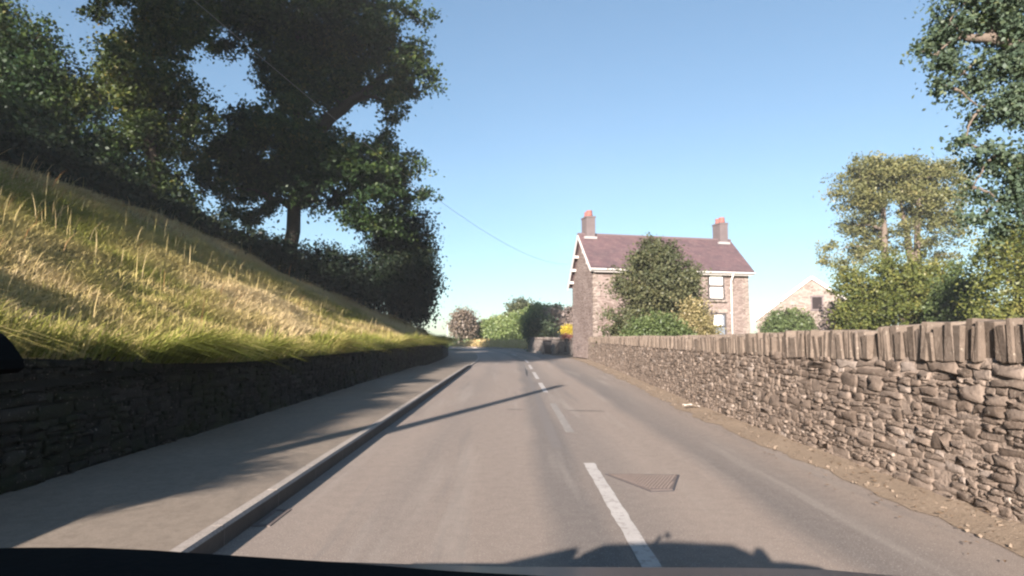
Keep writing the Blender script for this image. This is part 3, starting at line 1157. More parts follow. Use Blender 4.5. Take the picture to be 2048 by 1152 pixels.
# ------------------------------------------------------------------ road furniture
def build_road_details():
    def strip(name, y0, y1, mat, lat=.79, w=.10, label=None):
        ys = np.linspace(y0, y1, max(3, int((y1 - y0) / .1)))
        Y, T = np.meshgrid(ys, np.array([-.5, .5]), indexing='ij')
        e = .018 * (vnoise(Y * 9, T * 5, 3) - .5)
        X = lat + off(Y) + T * w + e
        o = grid_mesh(name, X, Y, np.full_like(X, .004), mat)
        tag(o, kind='structure')
        return o
    for (a, b, m) in ((2.6, 6.55, 'paint'), (8.6, 12.3, 'paint_worn'), (14.7, 17.7, 'paint'), (19.3, 23.0, 'paint'), (25.2, 28.8, 'paint'),
                      (31.2, 35.0, 'paint'), (37.2, 41, 'paint_worn'), (43, 47, 'paint'), (49, 53, 'paint_worn'), (-4, 0, 'paint')):
        strip('road_marking', a, b, M[m], .79 if a < 30 else .80, .115)

    # darker seam where the two halves of the surfacing meet, just left of the centre line
    for (a, b, w) in ((7.4, 12.6, .13), (12.6, 17.5, .12), (17.5, 30, .10)):
        ys = np.arange(a, b, .12)
        Y, T = np.meshgrid(ys, np.array([-.5, .5]), indexing='ij')
        ww = w * (.7 + .35 * vnoise(Y * 1.3, T * 3, 14) + .35 * vnoise(Y * 8, T * 5, 15))
        X = .54 + off(Y) + .03 * (vnoise(Y * .3, 1, 8) - .5) + T * ww
        o = grid_mesh('road_seam', X, Y, np.full_like(X, .003), M['seam'])
        tag(o, kind='structure')
    # triangular cast iron cover in the right lane
    c = empty('manhole_cover', (1.2, 5.7, 0), 'rusty triangular iron cover set in the right lane beside the white centre line', 'manhole cover')
    tri = [(.90, 6.02), (1.56, 5.98), (1.36, 5.40), (1.17, 5.38)]
    cx, cy = 1.28, 5.75

    def sc(k):
        return [(cx + (x - cx) * k, cy + (y - cy) * k) for x, y in tri]

    def prism(poly, z0, z1):
        mb = MB()
        n = len(poly)
        mb.add([(x, y, z0) for x, y in poly] + [(x, y, z1) for x, y in poly],
               [tuple(range(n - 1, -1, -1)), tuple(range(n, 2 * n))] + [(i, (i + 1) % n, n + (i + 1) % n, n + i) for i in range(n)])
        return mb
    prism(sc(1.06), -.03, .005).build('frame', M['dark_frame'], c)
    mb = prism(sc(.985), -.02, .011)
    for i in range(22):
        for j in range(18):
            x, y = .9 + i * .031 + (j % 2) * .015, 5.38 + j * .035
            # inside test
            ins = True
            q = sc(.9)
            for k in range(4):
                a, b = q[k], q[(k + 1) % 4]
                if (b[0] - a[0]) * (y - a[1]) - (b[1] - a[1]) * (x - a[0]) > 0:
                    ins = False
            if ins:
                mb.box((x, y, .0130), (.017, .017, .008), .78)
    mb.build('lid', M['iron'], c)
    # tar repair strips
    for (x0, y0, x1, y1, w) in ((.98, 11.15, 1.62, 11.02, .06), (.95, 16.2, 1.25, 16.3, .10), (-.1, 11.3, .25, 11.25, .05), (.5, 20.5, .56, 26, .08), (-1.5, 3.6, -1.38, 3.5, .03), (-1.7, 20.2, -1.2, 20.3, .06)):
        mb = MB()
        n = 9
        d = Vector((x1 - x0, y1 - y0, 0))
        s = Vector((-d.y, d.x, 0)).normalized()
        vs = []
        for i in range(n):
            p = Vector((x0, y0, .0045)) + d * (i / (n - 1)) + s * random.uniform(-.012, .012)
            ww = w * .5 * (math.sin(math.pi * (i + .35) / (n - .3)) * .8 + .2) * random.uniform(.7, 1.2)
            vs += [p - s * ww, p + s * ww]
        mb.add(vs, [(2 * i, 2 * i + 2, 2 * i + 3, 2 * i + 1) for i in range(n - 1)])
        o = mb.build('road_crack', M['tar'])
        tag(o, kind='structure')

    # gully grate at the kerb
    g = empty('drain_grate', (-1.72, 4.6, 0), 'small iron drain grate in the gutter against the kerb', 'drain')
    mb = MB()
    for y in (4.42, 4.80):
        mb.box((-1.725, y, -.004), (.13, .04, .02))
    for x in (-1.772, -1.678):
        mb.box((x, 4.61, -.004), (.035, .34, .02))
    mb.build('frame', M['iron'], g)
    mb = MB()
    for k in range(7):
        mb.box((-1.725, 4.47 + k * .046, -.005), (.07, .020, .016))
    mb.build('bars', M['iron_surround'], g)

    # pebbles & crumbs in the verge: uncountable
    rng = random.Random(9)
    mb = MB()
    for i in range(420):
        y = 3 + 30 * rng.random() ** 1.6
        x = float(rwall_x(y)) - rng.random() ** 1.5 * .42 - .02
        s = rng.uniform(.006, .020) * (1.8 if rng.random() < .06 else 1)
        mb.box((x, y, .02 + s * .3), (s * rng.uniform(.7, 1.6), s * rng.uniform(.7, 1.6), s), rng.uniform(0, 3), rng.uniform(-.4, .4), rng.uniform(-.4, .4), s * .25, rng)
    o = mb.build('loose_stones', M['pebble'])
    tag(o, 'small loose stones scattered along the dirt verge at the foot of the wall', 'pebbles', kind='stuff')
    # fallen leaves
    mb = MB()
    for i in range(900):
        y = 2.5 + 34 * rng.random() ** 1.4
        x = float(rwall_x(y)) - rng.random() ** 1.8 * .75
        s = rng.uniform(.010, .026)
        a = rng.uniform(0, 6.28)
        z = .025 + rng.uniform(0, .03)
        dx, dy = math.cos(a) * s, math.sin(a) * s
        mb.add([(x - dx, y - dy, z), (x + dy * .5, y - dx * .5, z + s * .35), (x + dx, y + dy, z + .004), (x - dy * .5, y + dx * .5, z + s * .3)], [(0, 1, 2, 3)])
    o = mb.build('fallen_leaves', M['dry_leaf'])
    tag(o, 'dry brown fallen leaves gathered along the verge', 'leaves', kind='stuff')
    # crumpled paper
    mb = MB()
    p = at(1383, 820, 11.2)
    vs = []
    for i in range(5):
        for j in range(4):
            vs.append((p.x - .14 + i * .07 + rng.uniform(-.01, .01), 11.2 - .07 + j * .05, .05 + rng.uniform(0, .06)))
    mb.add(vs, [(i * 4 + j, i * 4 + j + 1, i * 4 + j + 5, i * 4 + j + 4) for i in range(4) for j in range(3)])
    o = mb.build('litter', M['litter'])
    tag(o, 'crumpled white scrap of paper lying on the verge by the wall', 'litter')


# ------------------------------------------------------------------ house
def build_house():
    FL, FR = Vector((4.3, 33.0, 0)), Vector((13.4, 35.3, 0))
    BL, BR = Vector((3.68, 38.0, 0)), Vector((12.78, 40.3, 0))
    zb, ze, zr = .1, 5.08, 7.05
    h = empty('stone_house', (4.3, 33.0, 0), 'two storey stone house with purple slate roof and two chimneys behind the road wall', 'house')
    fd = (FR - FL).normalized()
    fn = Vector((fd.y, -fd.x, 0))          # front normal, towards the camera
    gd = (BL - FL).normalized()
    Z = lambda p, z: Vector((p.x, p.y, z))
    ML, MR = FL.lerp(BL, .5), FR.lerp(BR, .5)
    zback = 4.42
    # walls
    mb = MB()
    v = [Z(FL, zb), Z(FR, zb), Z(FR, ze), Z(FL, ze)]
    mb.add(v, [(0, 1, 2, 3)])
    mb.add([Z(BL, zb), Z(FL, zb), Z(FL, ze), Z(ML, zr - .08), Z(BL, zback)], [(0, 1, 2, 3, 4)])
    mb.add([Z(FR, zb), Z(BR, zb), Z(BR, zback), Z(MR, zr - .08), Z(FR, ze)], [(0, 1, 2, 3, 4)])
    mb.add([Z(BR, zb), Z(BL, zb), Z(BL, zback), Z(BR, zback)], [(0, 1, 2, 3)])
    mb.build('wall', M['house_stone'], h)
    # quoins, 15 mm proud
    for (P, s) in ((FL, 1), (FR, -1)):
        mb = MB()
        z = zb
        k = 0
        while z < ze - .25:
            L = .42 if k % 2 else .26
            c = P + fd * s * (L / 2 - .015) + fn * .0
            mb.box((c.x + fn.x * -.06, c.y + fn.y * -.06, z + .15), (L, .16, .285), math.atan2(fd.y, fd.x), 0, 0, .006)
            z += .30
            k += 1
        mb.build('quoins', M['barn_stone'], h, False, .01)
    # roof, two slopes with thickness, uv for the slates
    ov, og = .28, .22

    def slope(A, B, zA, C, D, zC, name):
        # A,B eaves ends, C,D ridge ends
        me = bpy.data.meshes.new(name)
        a, b, c, d = Z(A, zA), Z(B, zA), Z(D, zC), Z(C, zC)
        n = (b - a).cross(d - a).normalized()
        if n.z < 0:
            n = -n
        t = n * .09
        vs = [a + t, b + t, c + t, d + t, a, b, c, d]
        fs = [(0, 1, 2, 3), (7, 6, 5, 4), (0, 4, 5, 1), (1, 5, 6, 2), (2, 6, 7, 3), (3, 7, 4, 0)]
        me.from_pydata([tuple(p) for p in vs], [], fs)
        uv = me.uv_layers.new(name='UVMap')
        e = (b - a).normalized()
        up = n.cross(e)
        for lp in me.loops:
            p = Vector(vs[lp.vertex_index])
            uv.data[lp.index].uv = ((p - a).dot(e), (p - a).dot(up))
        me.update()
        return finish(name, me, M['slate'], h)
    k = (zr - ze) / (FL - ML).length
    fa = FL - gd * ov - fd * og
    fb = FR - gd * ov + fd * og
    roof = slope(fa, fb, ze - k * ov + .02, ML - fd * og, MR + fd * og, zr + .02, 'roof')
    kb = (zr - zback) / (BL - ML).length
    slope(BR + gd * .2 + fd * og, BL + gd * .2 - fd * og, zback - kb * .2 + .02, MR + fd * og, ML - fd * og, zr + .02, 'roof')
    mb = MB()
    mb.beam(Z(ML - fd * og, zr + .10), Z(MR + fd * og, zr + .10), .26, .11)
    mb.build('ridge_tiles', M['ridge'], h)
    # bargeboards
    up = Vector((0, 0, 1))
    for (P0, P1, P2, s) in ((FL, ML, BL, -1), (FR, MR, BR, 1)):
        e = fd * s * (og + .025)
        mb = MB()
        a = Z(P0 - gd * (ov + .02), ze - k * (ov + .02) - .03) + e
        b = Z(P1, zr - .03) + e
        c = Z(P2 + gd * .22, zback - kb * .22 - .03) + e
        mb.beam(a, b, .045, .15)
        mb.beam(b, c, .045, .15)
        mb.build('bargeboard', M['white'], h)
    # purlin ends on the gable
    for t, (q0, q1, z0, z1) in ((.35, (ML, BL, zr, zback)), (.62, (ML, BL, zr, zback)), (.88, (ML, BL, zr, zback)), (.45, (ML, FL, zr, ze)), (.8, (ML, FL, zr, ze))):
        p = q0.lerp(q1, t)
        z = z0 + (z1 - z0) * t - .20
        mb = MB()
        mb.beam(Z(p, z), Z(p, z) - fd * (og + .02), .16, .14)
        mb.build('purlin_end', M['white'], h)
    # fascia + gutter at the front
    zf = ze - k * ov
    mb = MB()
    a, b = FL - gd * (ov - .02) - fd * og, FR - gd * (ov - .02) + fd * og
    mb.beam(Z(a, zf - .06), Z(b, zf - .06), .04, .12)
    mb.build('fascia', M['white'], h)
    mb = MB()
    a, b = FL - gd * (ov + .09) - fd * og, FR - gd * (ov + .09) + fd * og
    mb.tube([Z(a, zf - .02), Z(b, zf - .02)], .05, 8)
    mb.build('gutter', M['white'], h)
    # soffit
    mb = MB()
    mb.quadbox(Z(FL - gd * ov, zf - .14), Z(FR - gd * ov, zf - .14), Z(FR, zf - .14), Z(FL, zf - .14), (0, 0, 1), .02)
    mb.build('soffit', M['white'], h)
    # downpipe

    def on_front(px):
        # point on the front wall line under photo column px
        u = (px - 1024.0) / F
        # FL + s*fd ; x = u*y*(approx)
        s = (u * FL.y - FL.x) / (fd.x - u * fd.y)
        return FL + fd * s
    p = on_front(1462)
    mb = MB()
    mb.tube([Z(p - gd * (ov + .09), zf - .08), Z(p - gd * (ov + .06), zf - .2), Z(p + fn * .10, zf - .48), Z(p + fn * .09, zb)], .055, 8)
    for z in (1.2, 2.6, 4.0):
        mb.box((p.x + fn.x * .07, p.y + fn.y * .07, z), (.18, .12, .05), math.atan2(fd.y, fd.x))
    mb.build('downpipe', M['white'], h, True)
    # windows
    ang = math.atan2(fd.y, fd.x)

    def window(pxa, pxb, z0, z1, blind):
        A, B = on_front(pxa), on_front(pxb)
        c = A.lerp(B, .5)
        wd = (B - A).length
        hh = z1 - z0
        mb = MB()
        # frame: dark rails proud of the wall
        for (dx, dz, sx, sz) in ((-wd / 2 + .045, 0, .09, hh), (wd / 2 - .045, 0, .09, hh), (0, hh / 2 - .05, wd - .18, .10), (0, -hh / 2 + .05, wd - .18, .10), (0, .02, wd - .18, .075)):
            q = c + fd * dx + fn * .02
            mb.box((q.x, q.y, (z0 + z1) / 2 + dz), (sx, .08, sz), ang)
        f = mb.build('window', M['dark_frame'], h)
        mb = MB()
        q = c + fn * .012
        if blind:
            for dz in (hh * .25 + .005, -hh * .25):
                mb.box((q.x, q.y, (z0 + z1) / 2 + dz), (wd - .18, .02, hh / 2 - .14), ang)
            mb.build('pane', M['blind'], f)
        else:
            mb.box((q.x, q.y, (z0 + z1) / 2), (wd - .18, .02, hh - .2), ang)
            mb.build('pane', M['glass'], f)
            mb = MB()
            q = c + fn * .030 - fd * .05
            mb.box((q.x, q.y, (z0 + z1) / 2 + hh * .24), (wd - .34, .012, hh * .42), ang)
            mb.build('blind', M['blind'], f)
        # stone lintel and sill
        mb = MB()
        q = c + fn * .0
        mb.box((q.x, q.y, z1 + .13), (wd + .3, .05, .22), ang)
        mb.build('lintel', M['barn_stone'], f, False, .01)
        mb = MB()
        mb.box((c.x + fn.x * .05, c.y + fn.y * .05, z0 - .07), (wd + .2, .20, .11), ang)
        mb.build('sill', M['barn_stone'], f, False, .01)
    window(1417, 1449, 3.34, 4.86, True)
    window(1423, 1451, 1.1, 2.6, False)
    # chimneys
    for (px, s) in ((1177, 'l'), (1436, 'r')):
        if s == 'l':
            c = ML + fd * .42
        else:
            c = MR - fd * .42
        mb = MB()
        mb.box((c.x, c.y, zr + .40), (.52, .85, 1.40), ang)
        mb.box((c.x, c.y, zr + 1.05), (.58, .91, .10), ang)
        ch = mb.build('chimney', M['render'], roof, False, .015)
        mb = MB()
        e = .34
        mb.box((c.x - gd.x * .45, c.y - gd.y * .45, zr - .16), (.76, .16, .14), ang)
        mb.build('flashing', M['lead'], ch)
        for d in (-.24, .24):
            mb = MB()
            q = c + gd * d
            mb.tube([(q.x, q.y, zr + 1.10), (q.x, q.y, zr + 1.2), (q.x, q.y, zr + 1.34), (q.x, q.y, zr + 1.38), (q.x, q.y, zr + 1.43)], [.19, .19, .155, .18, .17], 12)
            mb.build('chimney_pot', M['terracotta'], ch, True)
    return h


def build_barn():
    Y = 48.0
    b = empty('stone_barn', (18.9, Y, 0), 'small stone barn gable with white verges and a dark square window right of the house', 'barn')
    x0, xa, x1 = 18.8, 22.7, 26.6
    ze, za, zb = 2.65, 5.65, .1
    D = 9.0
    mb = MB()
    mb.add([(x0, Y, zb), (x1, Y, zb), (x1, Y, ze), (xa, Y, za), (x0, Y, ze)], [(0, 1, 2, 3, 4)])
    mb.add([(x0, Y + D, zb), (x0, Y, zb), (x0, Y, ze), (x0, Y + D, ze)], [(0, 1, 2, 3)])
    mb.add([(x1, Y, zb), (x1, Y + D, zb), (x1, Y + D, ze), (x1, Y, ze)], [(0, 1, 2, 3)])
    mb.add([(x1, Y + D, zb), (x0, Y + D, zb), (x0, Y + D, ze), (xa, Y + D, za), (x1, Y + D, ze)], [(0, 1, 2, 3, 4)])
    mb.build('wall', M['barn_stone'], b)
    k = (za - ze) / (xa - x0)
    for s, xe in ((-1, x0), (1, x1)):
        e = xe + s * .25
        zz = ze - k * .25
        mb = MB()
        n = Vector((s * k, 0, 1)).normalized()
        mb.quadbox(Vector((e, Y - .1, zz)) + n * .1, Vector((xa, Y - .1, za)) + n * .1, Vector((xa, Y + D + .1, za)) + n * .1, Vector((e, Y + D + .1, zz)) + n * .1, n, .1)
        mb.build('roof', M['slate'], b)
        mb = MB()
        mb.beam((e, Y - .14, zz + .02), (xa, Y - .14, za + .02), .20, .07, (0, 1, 0))
        mb.build('bargeboard', M['white'], b)
    c = Vector((23.0, Y, 3.75))
    mb = MB()
    mb.box((c.x, Y + .02, c.z), (.66, .08, .86))
    w = mb.build('window', M['dark_hole'], b)
    mb = MB()
    for dx in (-.36, .36):
        mb.box((c.x + dx, Y - .02, c.z), (.08, .10, .94))
    mb.box((c.x, Y - .02, c.z - .50), (.9, .14, .09))
    mb.box((c.x, Y - .02, c.z + .51), (.9, .12, .12))
    mb.build('frame', M['plank'], w)
    b.rotation_euler = (0, 0, R(-27))
    return b


def build_small_things():
    # low shaded wall past the driveway
    w = empty('garden_wall', (4.4, 41, 0), 'low shaded stone wall past the driveway at the far end of the road', 'wall')
    pts = [(5.6, 40.4), (4.5, 41.3), (3.2, 46.0), (2.1, 50.5), (1.35, 54.0)]
    vs, fs = [], []
    n = 6
    for i, (x, y) in enumerate(pts):
        a = Vector(pts[max(0, i - 1)])
        c = Vector(pts[min(len(pts) - 1, i + 1)])
        d = (c - a).normalized()
        s = Vector((-d.y, d.x))
        if s.x > 0:
            s = -s
        for (o_, z) in ((0, -.1), (0, .98), (-.04, 1.06), (-.30, 1.06), (-.34, .98), (-.34, -.1)):
            vs.append((x + s.x * o_, y + s.y * o_, z + .04 * math.sin(i * 2.1) * (z > .5)))
    for i in range(len(pts) - 1):
        for j in range(n - 1):
            a = i * n + j
            fs.append((a, a + n, a + n + 1, a + 1))
    mb = MB()
    mb.v, mb.f = vs, fs
    mb.build('wall_face', M['shade_stone'], w)
    mb = MB()
    rng = random.Random(3)
    for i in range(len(pts) - 1):
        a, b = Vector(pts[i]), Vector(pts[i + 1])
        L = (b - a).length
        m = int(L / .3)
        for k in range(m):
            p = a.lerp(b, (k + .5) / m)
            mb.box((p.x + .16, p.y, 1.14), (.40, .27, .16 * rng.uniform(.8, 1.4)), math.atan2((b - a).y, (b - a).x) + math.pi / 2, 0, 0, .02, rng)
    mb.build('coping', M['shade_stone'], w, False, .015)

    # wheelie bin
    p = at(1094, 706, 47.0)
    bx, by = p.x, 45.6
    bx = (1094 - 1024) / F * by
    b = empty('wheelie_bin', (bx, by, 0), 'black wheelie bin standing against the shaded low wall by the driveway', 'bin')
    mb = MB()
    vs = []
    for (z, sx, sy) in ((.06, .21, .22), (.55, .255, .28), (.90, .29, .33), (.93, .31, .35)):
        vs += [(bx - sx, by - sy, z), (bx + sx, by - sy, z), (bx + sx, by + sy, z), (bx - sx, by + sy, z)]
    fs = [(3, 2, 1, 0), (12, 13, 14, 15)]
    for i in range(3):
        for k in range(4):
            a_, b_ = i * 4 + k, i * 4 + (k + 1) % 4
            fs.append((a_, b_, b_ + 4, a_ + 4))
    mb.add(vs, fs)
    mb.build('body', M['bin'], b, False, .012)
    mb = MB()
    mb.box((bx, by - .02, .975), (.62, .72, .05), 0, -.06)
    mb.box((bx, by + .36, .98), (.5, .05, .05))
    mb.build('lid', M['bin'], b, False, .02)
    for s in (-1, 1):
        mb = MB()
        mb.tube([(bx + s * .25, by + .24, .10), (bx + s * .31, by + .24, .10)], .10, 12)
        mb.build('wheel', M['rubber'], b, True)

    # pale outbuilding behind
    h = empty('outbuilding', (5.2, 62, 0), 'small pale pink rendered outbuilding behind the yellow bush left of the house', 'outbuilding')
    c0 = at(1122, 612, 62)
    mb = MB()
    x0, x1 = c0.x, c0.x + 3.4
    mb.add([(x0, 62, 0), (x1, 62, 0), (x1, 62, 3.9), (x0, 62, 3.6), (x0, 66, 0), (x1, 66, 0), (x1, 66, 3.9), (x0, 66, 3.6)],
           [(0, 1, 2, 3), (4, 0, 3, 7), (1, 5, 6, 2), (5, 4, 7, 6), (3, 2, 6, 7)])
    mb.build('wall', simple('pale_render', (.52, .44, .40), .9, .1, .12, 1.5, .2, .01), h)
    mb = MB()
    mb.quadbox((x0 - .2, 61.8, 3.72), (x1 + .2, 61.8, 4.02), (x1 + .2, 66.2, 4.02), (x0 - .2, 66.2, 3.72), (0, 0, 1), .12)
    mb.build('roof', M['ridge'], h)
    # white post far left
    p = at(895, 672, 88)
    mb = MB()
    mb.tube([(p.x, 88, 0), (p.x, 88, 2.9), (p.x, 88, 3.0)], [.06, .05, .03], 8)
    o = mb.build('post', M['white'], None, True)
    tag(o, 'thin white post beside the far tan coloured tree', 'post')


def build_pole_wire():
    base = Vector((-6.05, -2.9, 0))
    base.z = float(bank_z(base.x, base.y))
    top = 6.75
    p = empty('telegraph_pole', base, 'wooden telegraph pole on the grassy bank beside the car', 'pole')
    mb = MB()
    mb.tube([(base.x, base.y, base.z - .4), (base.x, base.y, 3.5), (base.x, base.y, top)], [.15, .13, .115], 12)
    mb.build('shaft', M['pole_wood'], p, True)
    mb = MB()
    mb.box((base.x, base.y - .12, top - .25), (.10, .10, .14))
    mb.build('bracket', M['rim'], p)
    # drooping wire to the house
    e = at(1146, 527, 36.6)
    a = Vector((base.x, base.y, top - .1))
    pts = []
    for i in range(41):
        t = i / 40
        q = a.lerp(e, t)
        q.z -= 4 * 1.65 * t * (1 - t)
        pts.append(q)
    mb = MB()
    mb.tube(pts, .004, 5)
    o = mb.build('telephone_wire', M['wire'], None, True)
    tag(o, 'thin sagging black telephone wire crossing the sky to the house gable', 'wire')


# ------------------------------------------------------------------ car that carries the camera
def build_car():
    cx = -.58
    c = empty('car', (cx, -1.0, 0), 'dark car at the bottom edge whose dashboard and bonnet show', 'car')
    # lower body: loft of sections along y
    secs = [(-3.3, .55, .85, .30), (-3.1, .80, .95, .25), (-2.0, .84, .98, .22), (-.6, .86, .98, .22), (.5, .86, .96, .22), (.9, .85, .80, .22), (1.5, .82, .74, .24), (1.9, .70, .62, .28)]
    vs = []
    for (y, hw, zt, z0) in secs:
        for (fx, z) in ((-.92, z0), (-1, (z0 + zt) * .5), (-.95, zt), (.95, zt), (1, (z0 + zt) * .5), (.92, z0)):
            vs.append((cx + fx * hw, y, z))
    n = 6
    fs = [tuple(range(n)), tuple((len(secs) - 1) * n + k for k in reversed(range(n)))]
    for i in range(len(secs) - 1):
        for k in range(n):
            # open above the cabin
            if k == 2 and -2.1 < secs[i][0] < .5:
                continue
            a, b = i * n + k, i * n + (k + 1) % n
            fs.append((a, a + n, b + n, b))
    mb = MB()
    mb.add(vs, fs)
    mb.build('body', M['car'], c)
    # bonnet skin, seen over the dashboard
    px = [330, 700, 1000, 1300, 1500, 1650, 1800, 1900]
    py = [1108, 1120, 1129, 1130, 1131, 1135, 1148, 1165]
    vs = []
    Yb = 1.25
    for a, b in zip(px, py):
        q = at(a, b, Yb)
        for (dy, dz) in ((.0, -.14), (0, -.012), (-.012, 0), (-.35, .012), (-.70, .018)):
            vs.append((q.x, Yb + dy, q.z + dz))
    m = 5
    fs = [(i * m + j, i * m + j + 1, (i + 1) * m + j + 1, (i + 1) * m + j) for i in range(len(px) - 1) for j in range(m - 1)]
    mb = MB()
    mb.add(vs, fs)
    mb.build('bonnet', M['car'], c, True)
    # dashboard
    Yd = .46
    px = [-260, -100, 60, 180, 300, 420, 560, 700, 900, 1200, 1500, 2100]
    py = [1102, 1098, 1095, 1095, 1100, 1108, 1117, 1126, 1142, 1158, 1168, 1180]
    vs = []
    for a, b in zip(px, py):
        q = at(a, b, Yd)
        for (dy, dz) in ((.03, -.12), (.025, -.01), (.0, 0), (-.12, -.012), (-.24, -.05), (-.26, -.25)):
            vs.append((q.x, Yd + dy, q.z + dz))
    m = 6
    fs = [(i * m + j, i * m + j + 1, (i + 1) * m + j + 1, (i + 1) * m + j) for i in range(len(px) - 1) for j in range(m - 1)]
    mb = MB()
    mb.add(vs, fs)
    mb.build('dashboard', M['dash'], c, True)
    # roof
    mb = MB()
    vs = []
    rows = ((-2.3, 1.33, .46), (-1.9, 1.43, .52), (-1.2, 1.49, .54), (-.5, 1.48, .54), (-.14, 1.43, .50))
    for (y, z, hw) in rows:
        for fx, dz in ((-1, -.06), (-.8, 0), (0, .02), (.8, 0), (1, -.06)):
            vs.append((cx + fx * hw, y, z + dz))
    for (y, z, hw) in rows:
        for fx, dz in ((-1, -.09), (-.8, -.04), (0, -.03), (.8, -.04), (1, -.09)):
            vs.append((cx + fx * hw, y, z + dz))
    fs = []
    for i in range(len(rows) - 1):
        for k in range(4):
            a = i * 5 + k
            fs.append((a, a + 1, a + 6, a + 5))
            a += 25
            fs.append((a + 5, a + 6, a + 1, a))
    for k in range(4):
        fs.append((k + 1, k, 25 + k, 26 + k))
        fs.append((20 + k, 21 + k, 46 + k, 45 + k))
    for i in range(4):
        fs.append((i * 5, i * 5 + 5, i * 5 + 30, i * 5 + 25))
        fs.append((i * 5 + 9, i * 5 + 4, i * 5 + 29, i * 5 + 34))
    mb.add(vs, fs)
    mb.build('roof', M['car'], c)
    for s in (-1, 1):
        mb = MB()
        mb.tube([(cx + s * .88, .50, .93), (cx + s * .80, .28, 1.12), (cx + s * .56, -.16, 1.38)], [.045, .04, .04], 6)
        mb.build('windscreen_pillar', M['cabin'], c)
        mb = MB()
        mb.tube([(cx + s * .84, -1.2, .95), (cx + s * .57, -1.2, 1.42)], .045, 6)
        mb.build('door_pillar', M['cabin'], c)
        mb = MB()
        mb.tube([(cx + s * .80, -2.9, .93), (cx + s * .52, -2.2, 1.30)], .07, 6)
        mb.build('rear_pillar', M['cabin'], c)
        mb = MB()
        mb.box((cx + s * 1.0, .05, 1.0), (.2, .10, .13))
        mb.build('door_mirror', M['dash'], c, False, .03, 2)
        for y in (1.15, -2.35):
            mb = MB()
            mb.tube([(cx + s * .64, y, .31), (cx + s * .66, y, .31), (cx + s * .82, y, .31), (cx + s * .84, y, .31)], [.28, .31, .31, .28], 24)
            w = mb.build('tyre', M['rubber'], c, True)
            mb = MB()
            mb.tube([(cx + s * .80, y, .31), (cx + s * .85, y, .31)], [.2, .19], 20)
            mb.build('rim', M['rim'], w, True)
    # device on the dashboard at the left edge
    Yh = .47
    q = [at(-40, 640, Yh), at(6, 662, Yh), at(28, 680, Yh), at(60, 726, Yh), at(54, 745, Yh), at(-40, 748, Yh)]
    mb = MB()
    vs = [tuple(p) for p in q] + [(p.x, p.y - .03, p.z) for p in q]
    n = 6
    mb.add(vs, [tuple(range(n)), tuple(reversed(range(n, 2 * n)))] + [(i, n + i, n + (i + 1) % n, (i + 1) % n) for i in range(n)])
    M['holder'] = simple('black_rubber', (.006, .006, .006), .95, .05, .1, 10, 0)
    h = empty('phone_holder', (q[3].x, Yh, q[3].z), 'black angular holder jutting in from the left edge above the dashboard', 'holder')
    mb.build('cradle', M['holder'], h, False, .006)
    mb = MB()
    f = at(-80, 1094, Yd)
    mb.tube([(q[5].x - .03, Yh - .015, q[5].z + .01), (q[5].x - .05, Yh - .01, (q[5].z + f.z) / 2), (f.x, Yd - .02, f.z - .01)], [.014, .012, .03], 8)
    mb.build('stalk', M['dash'], h, True)


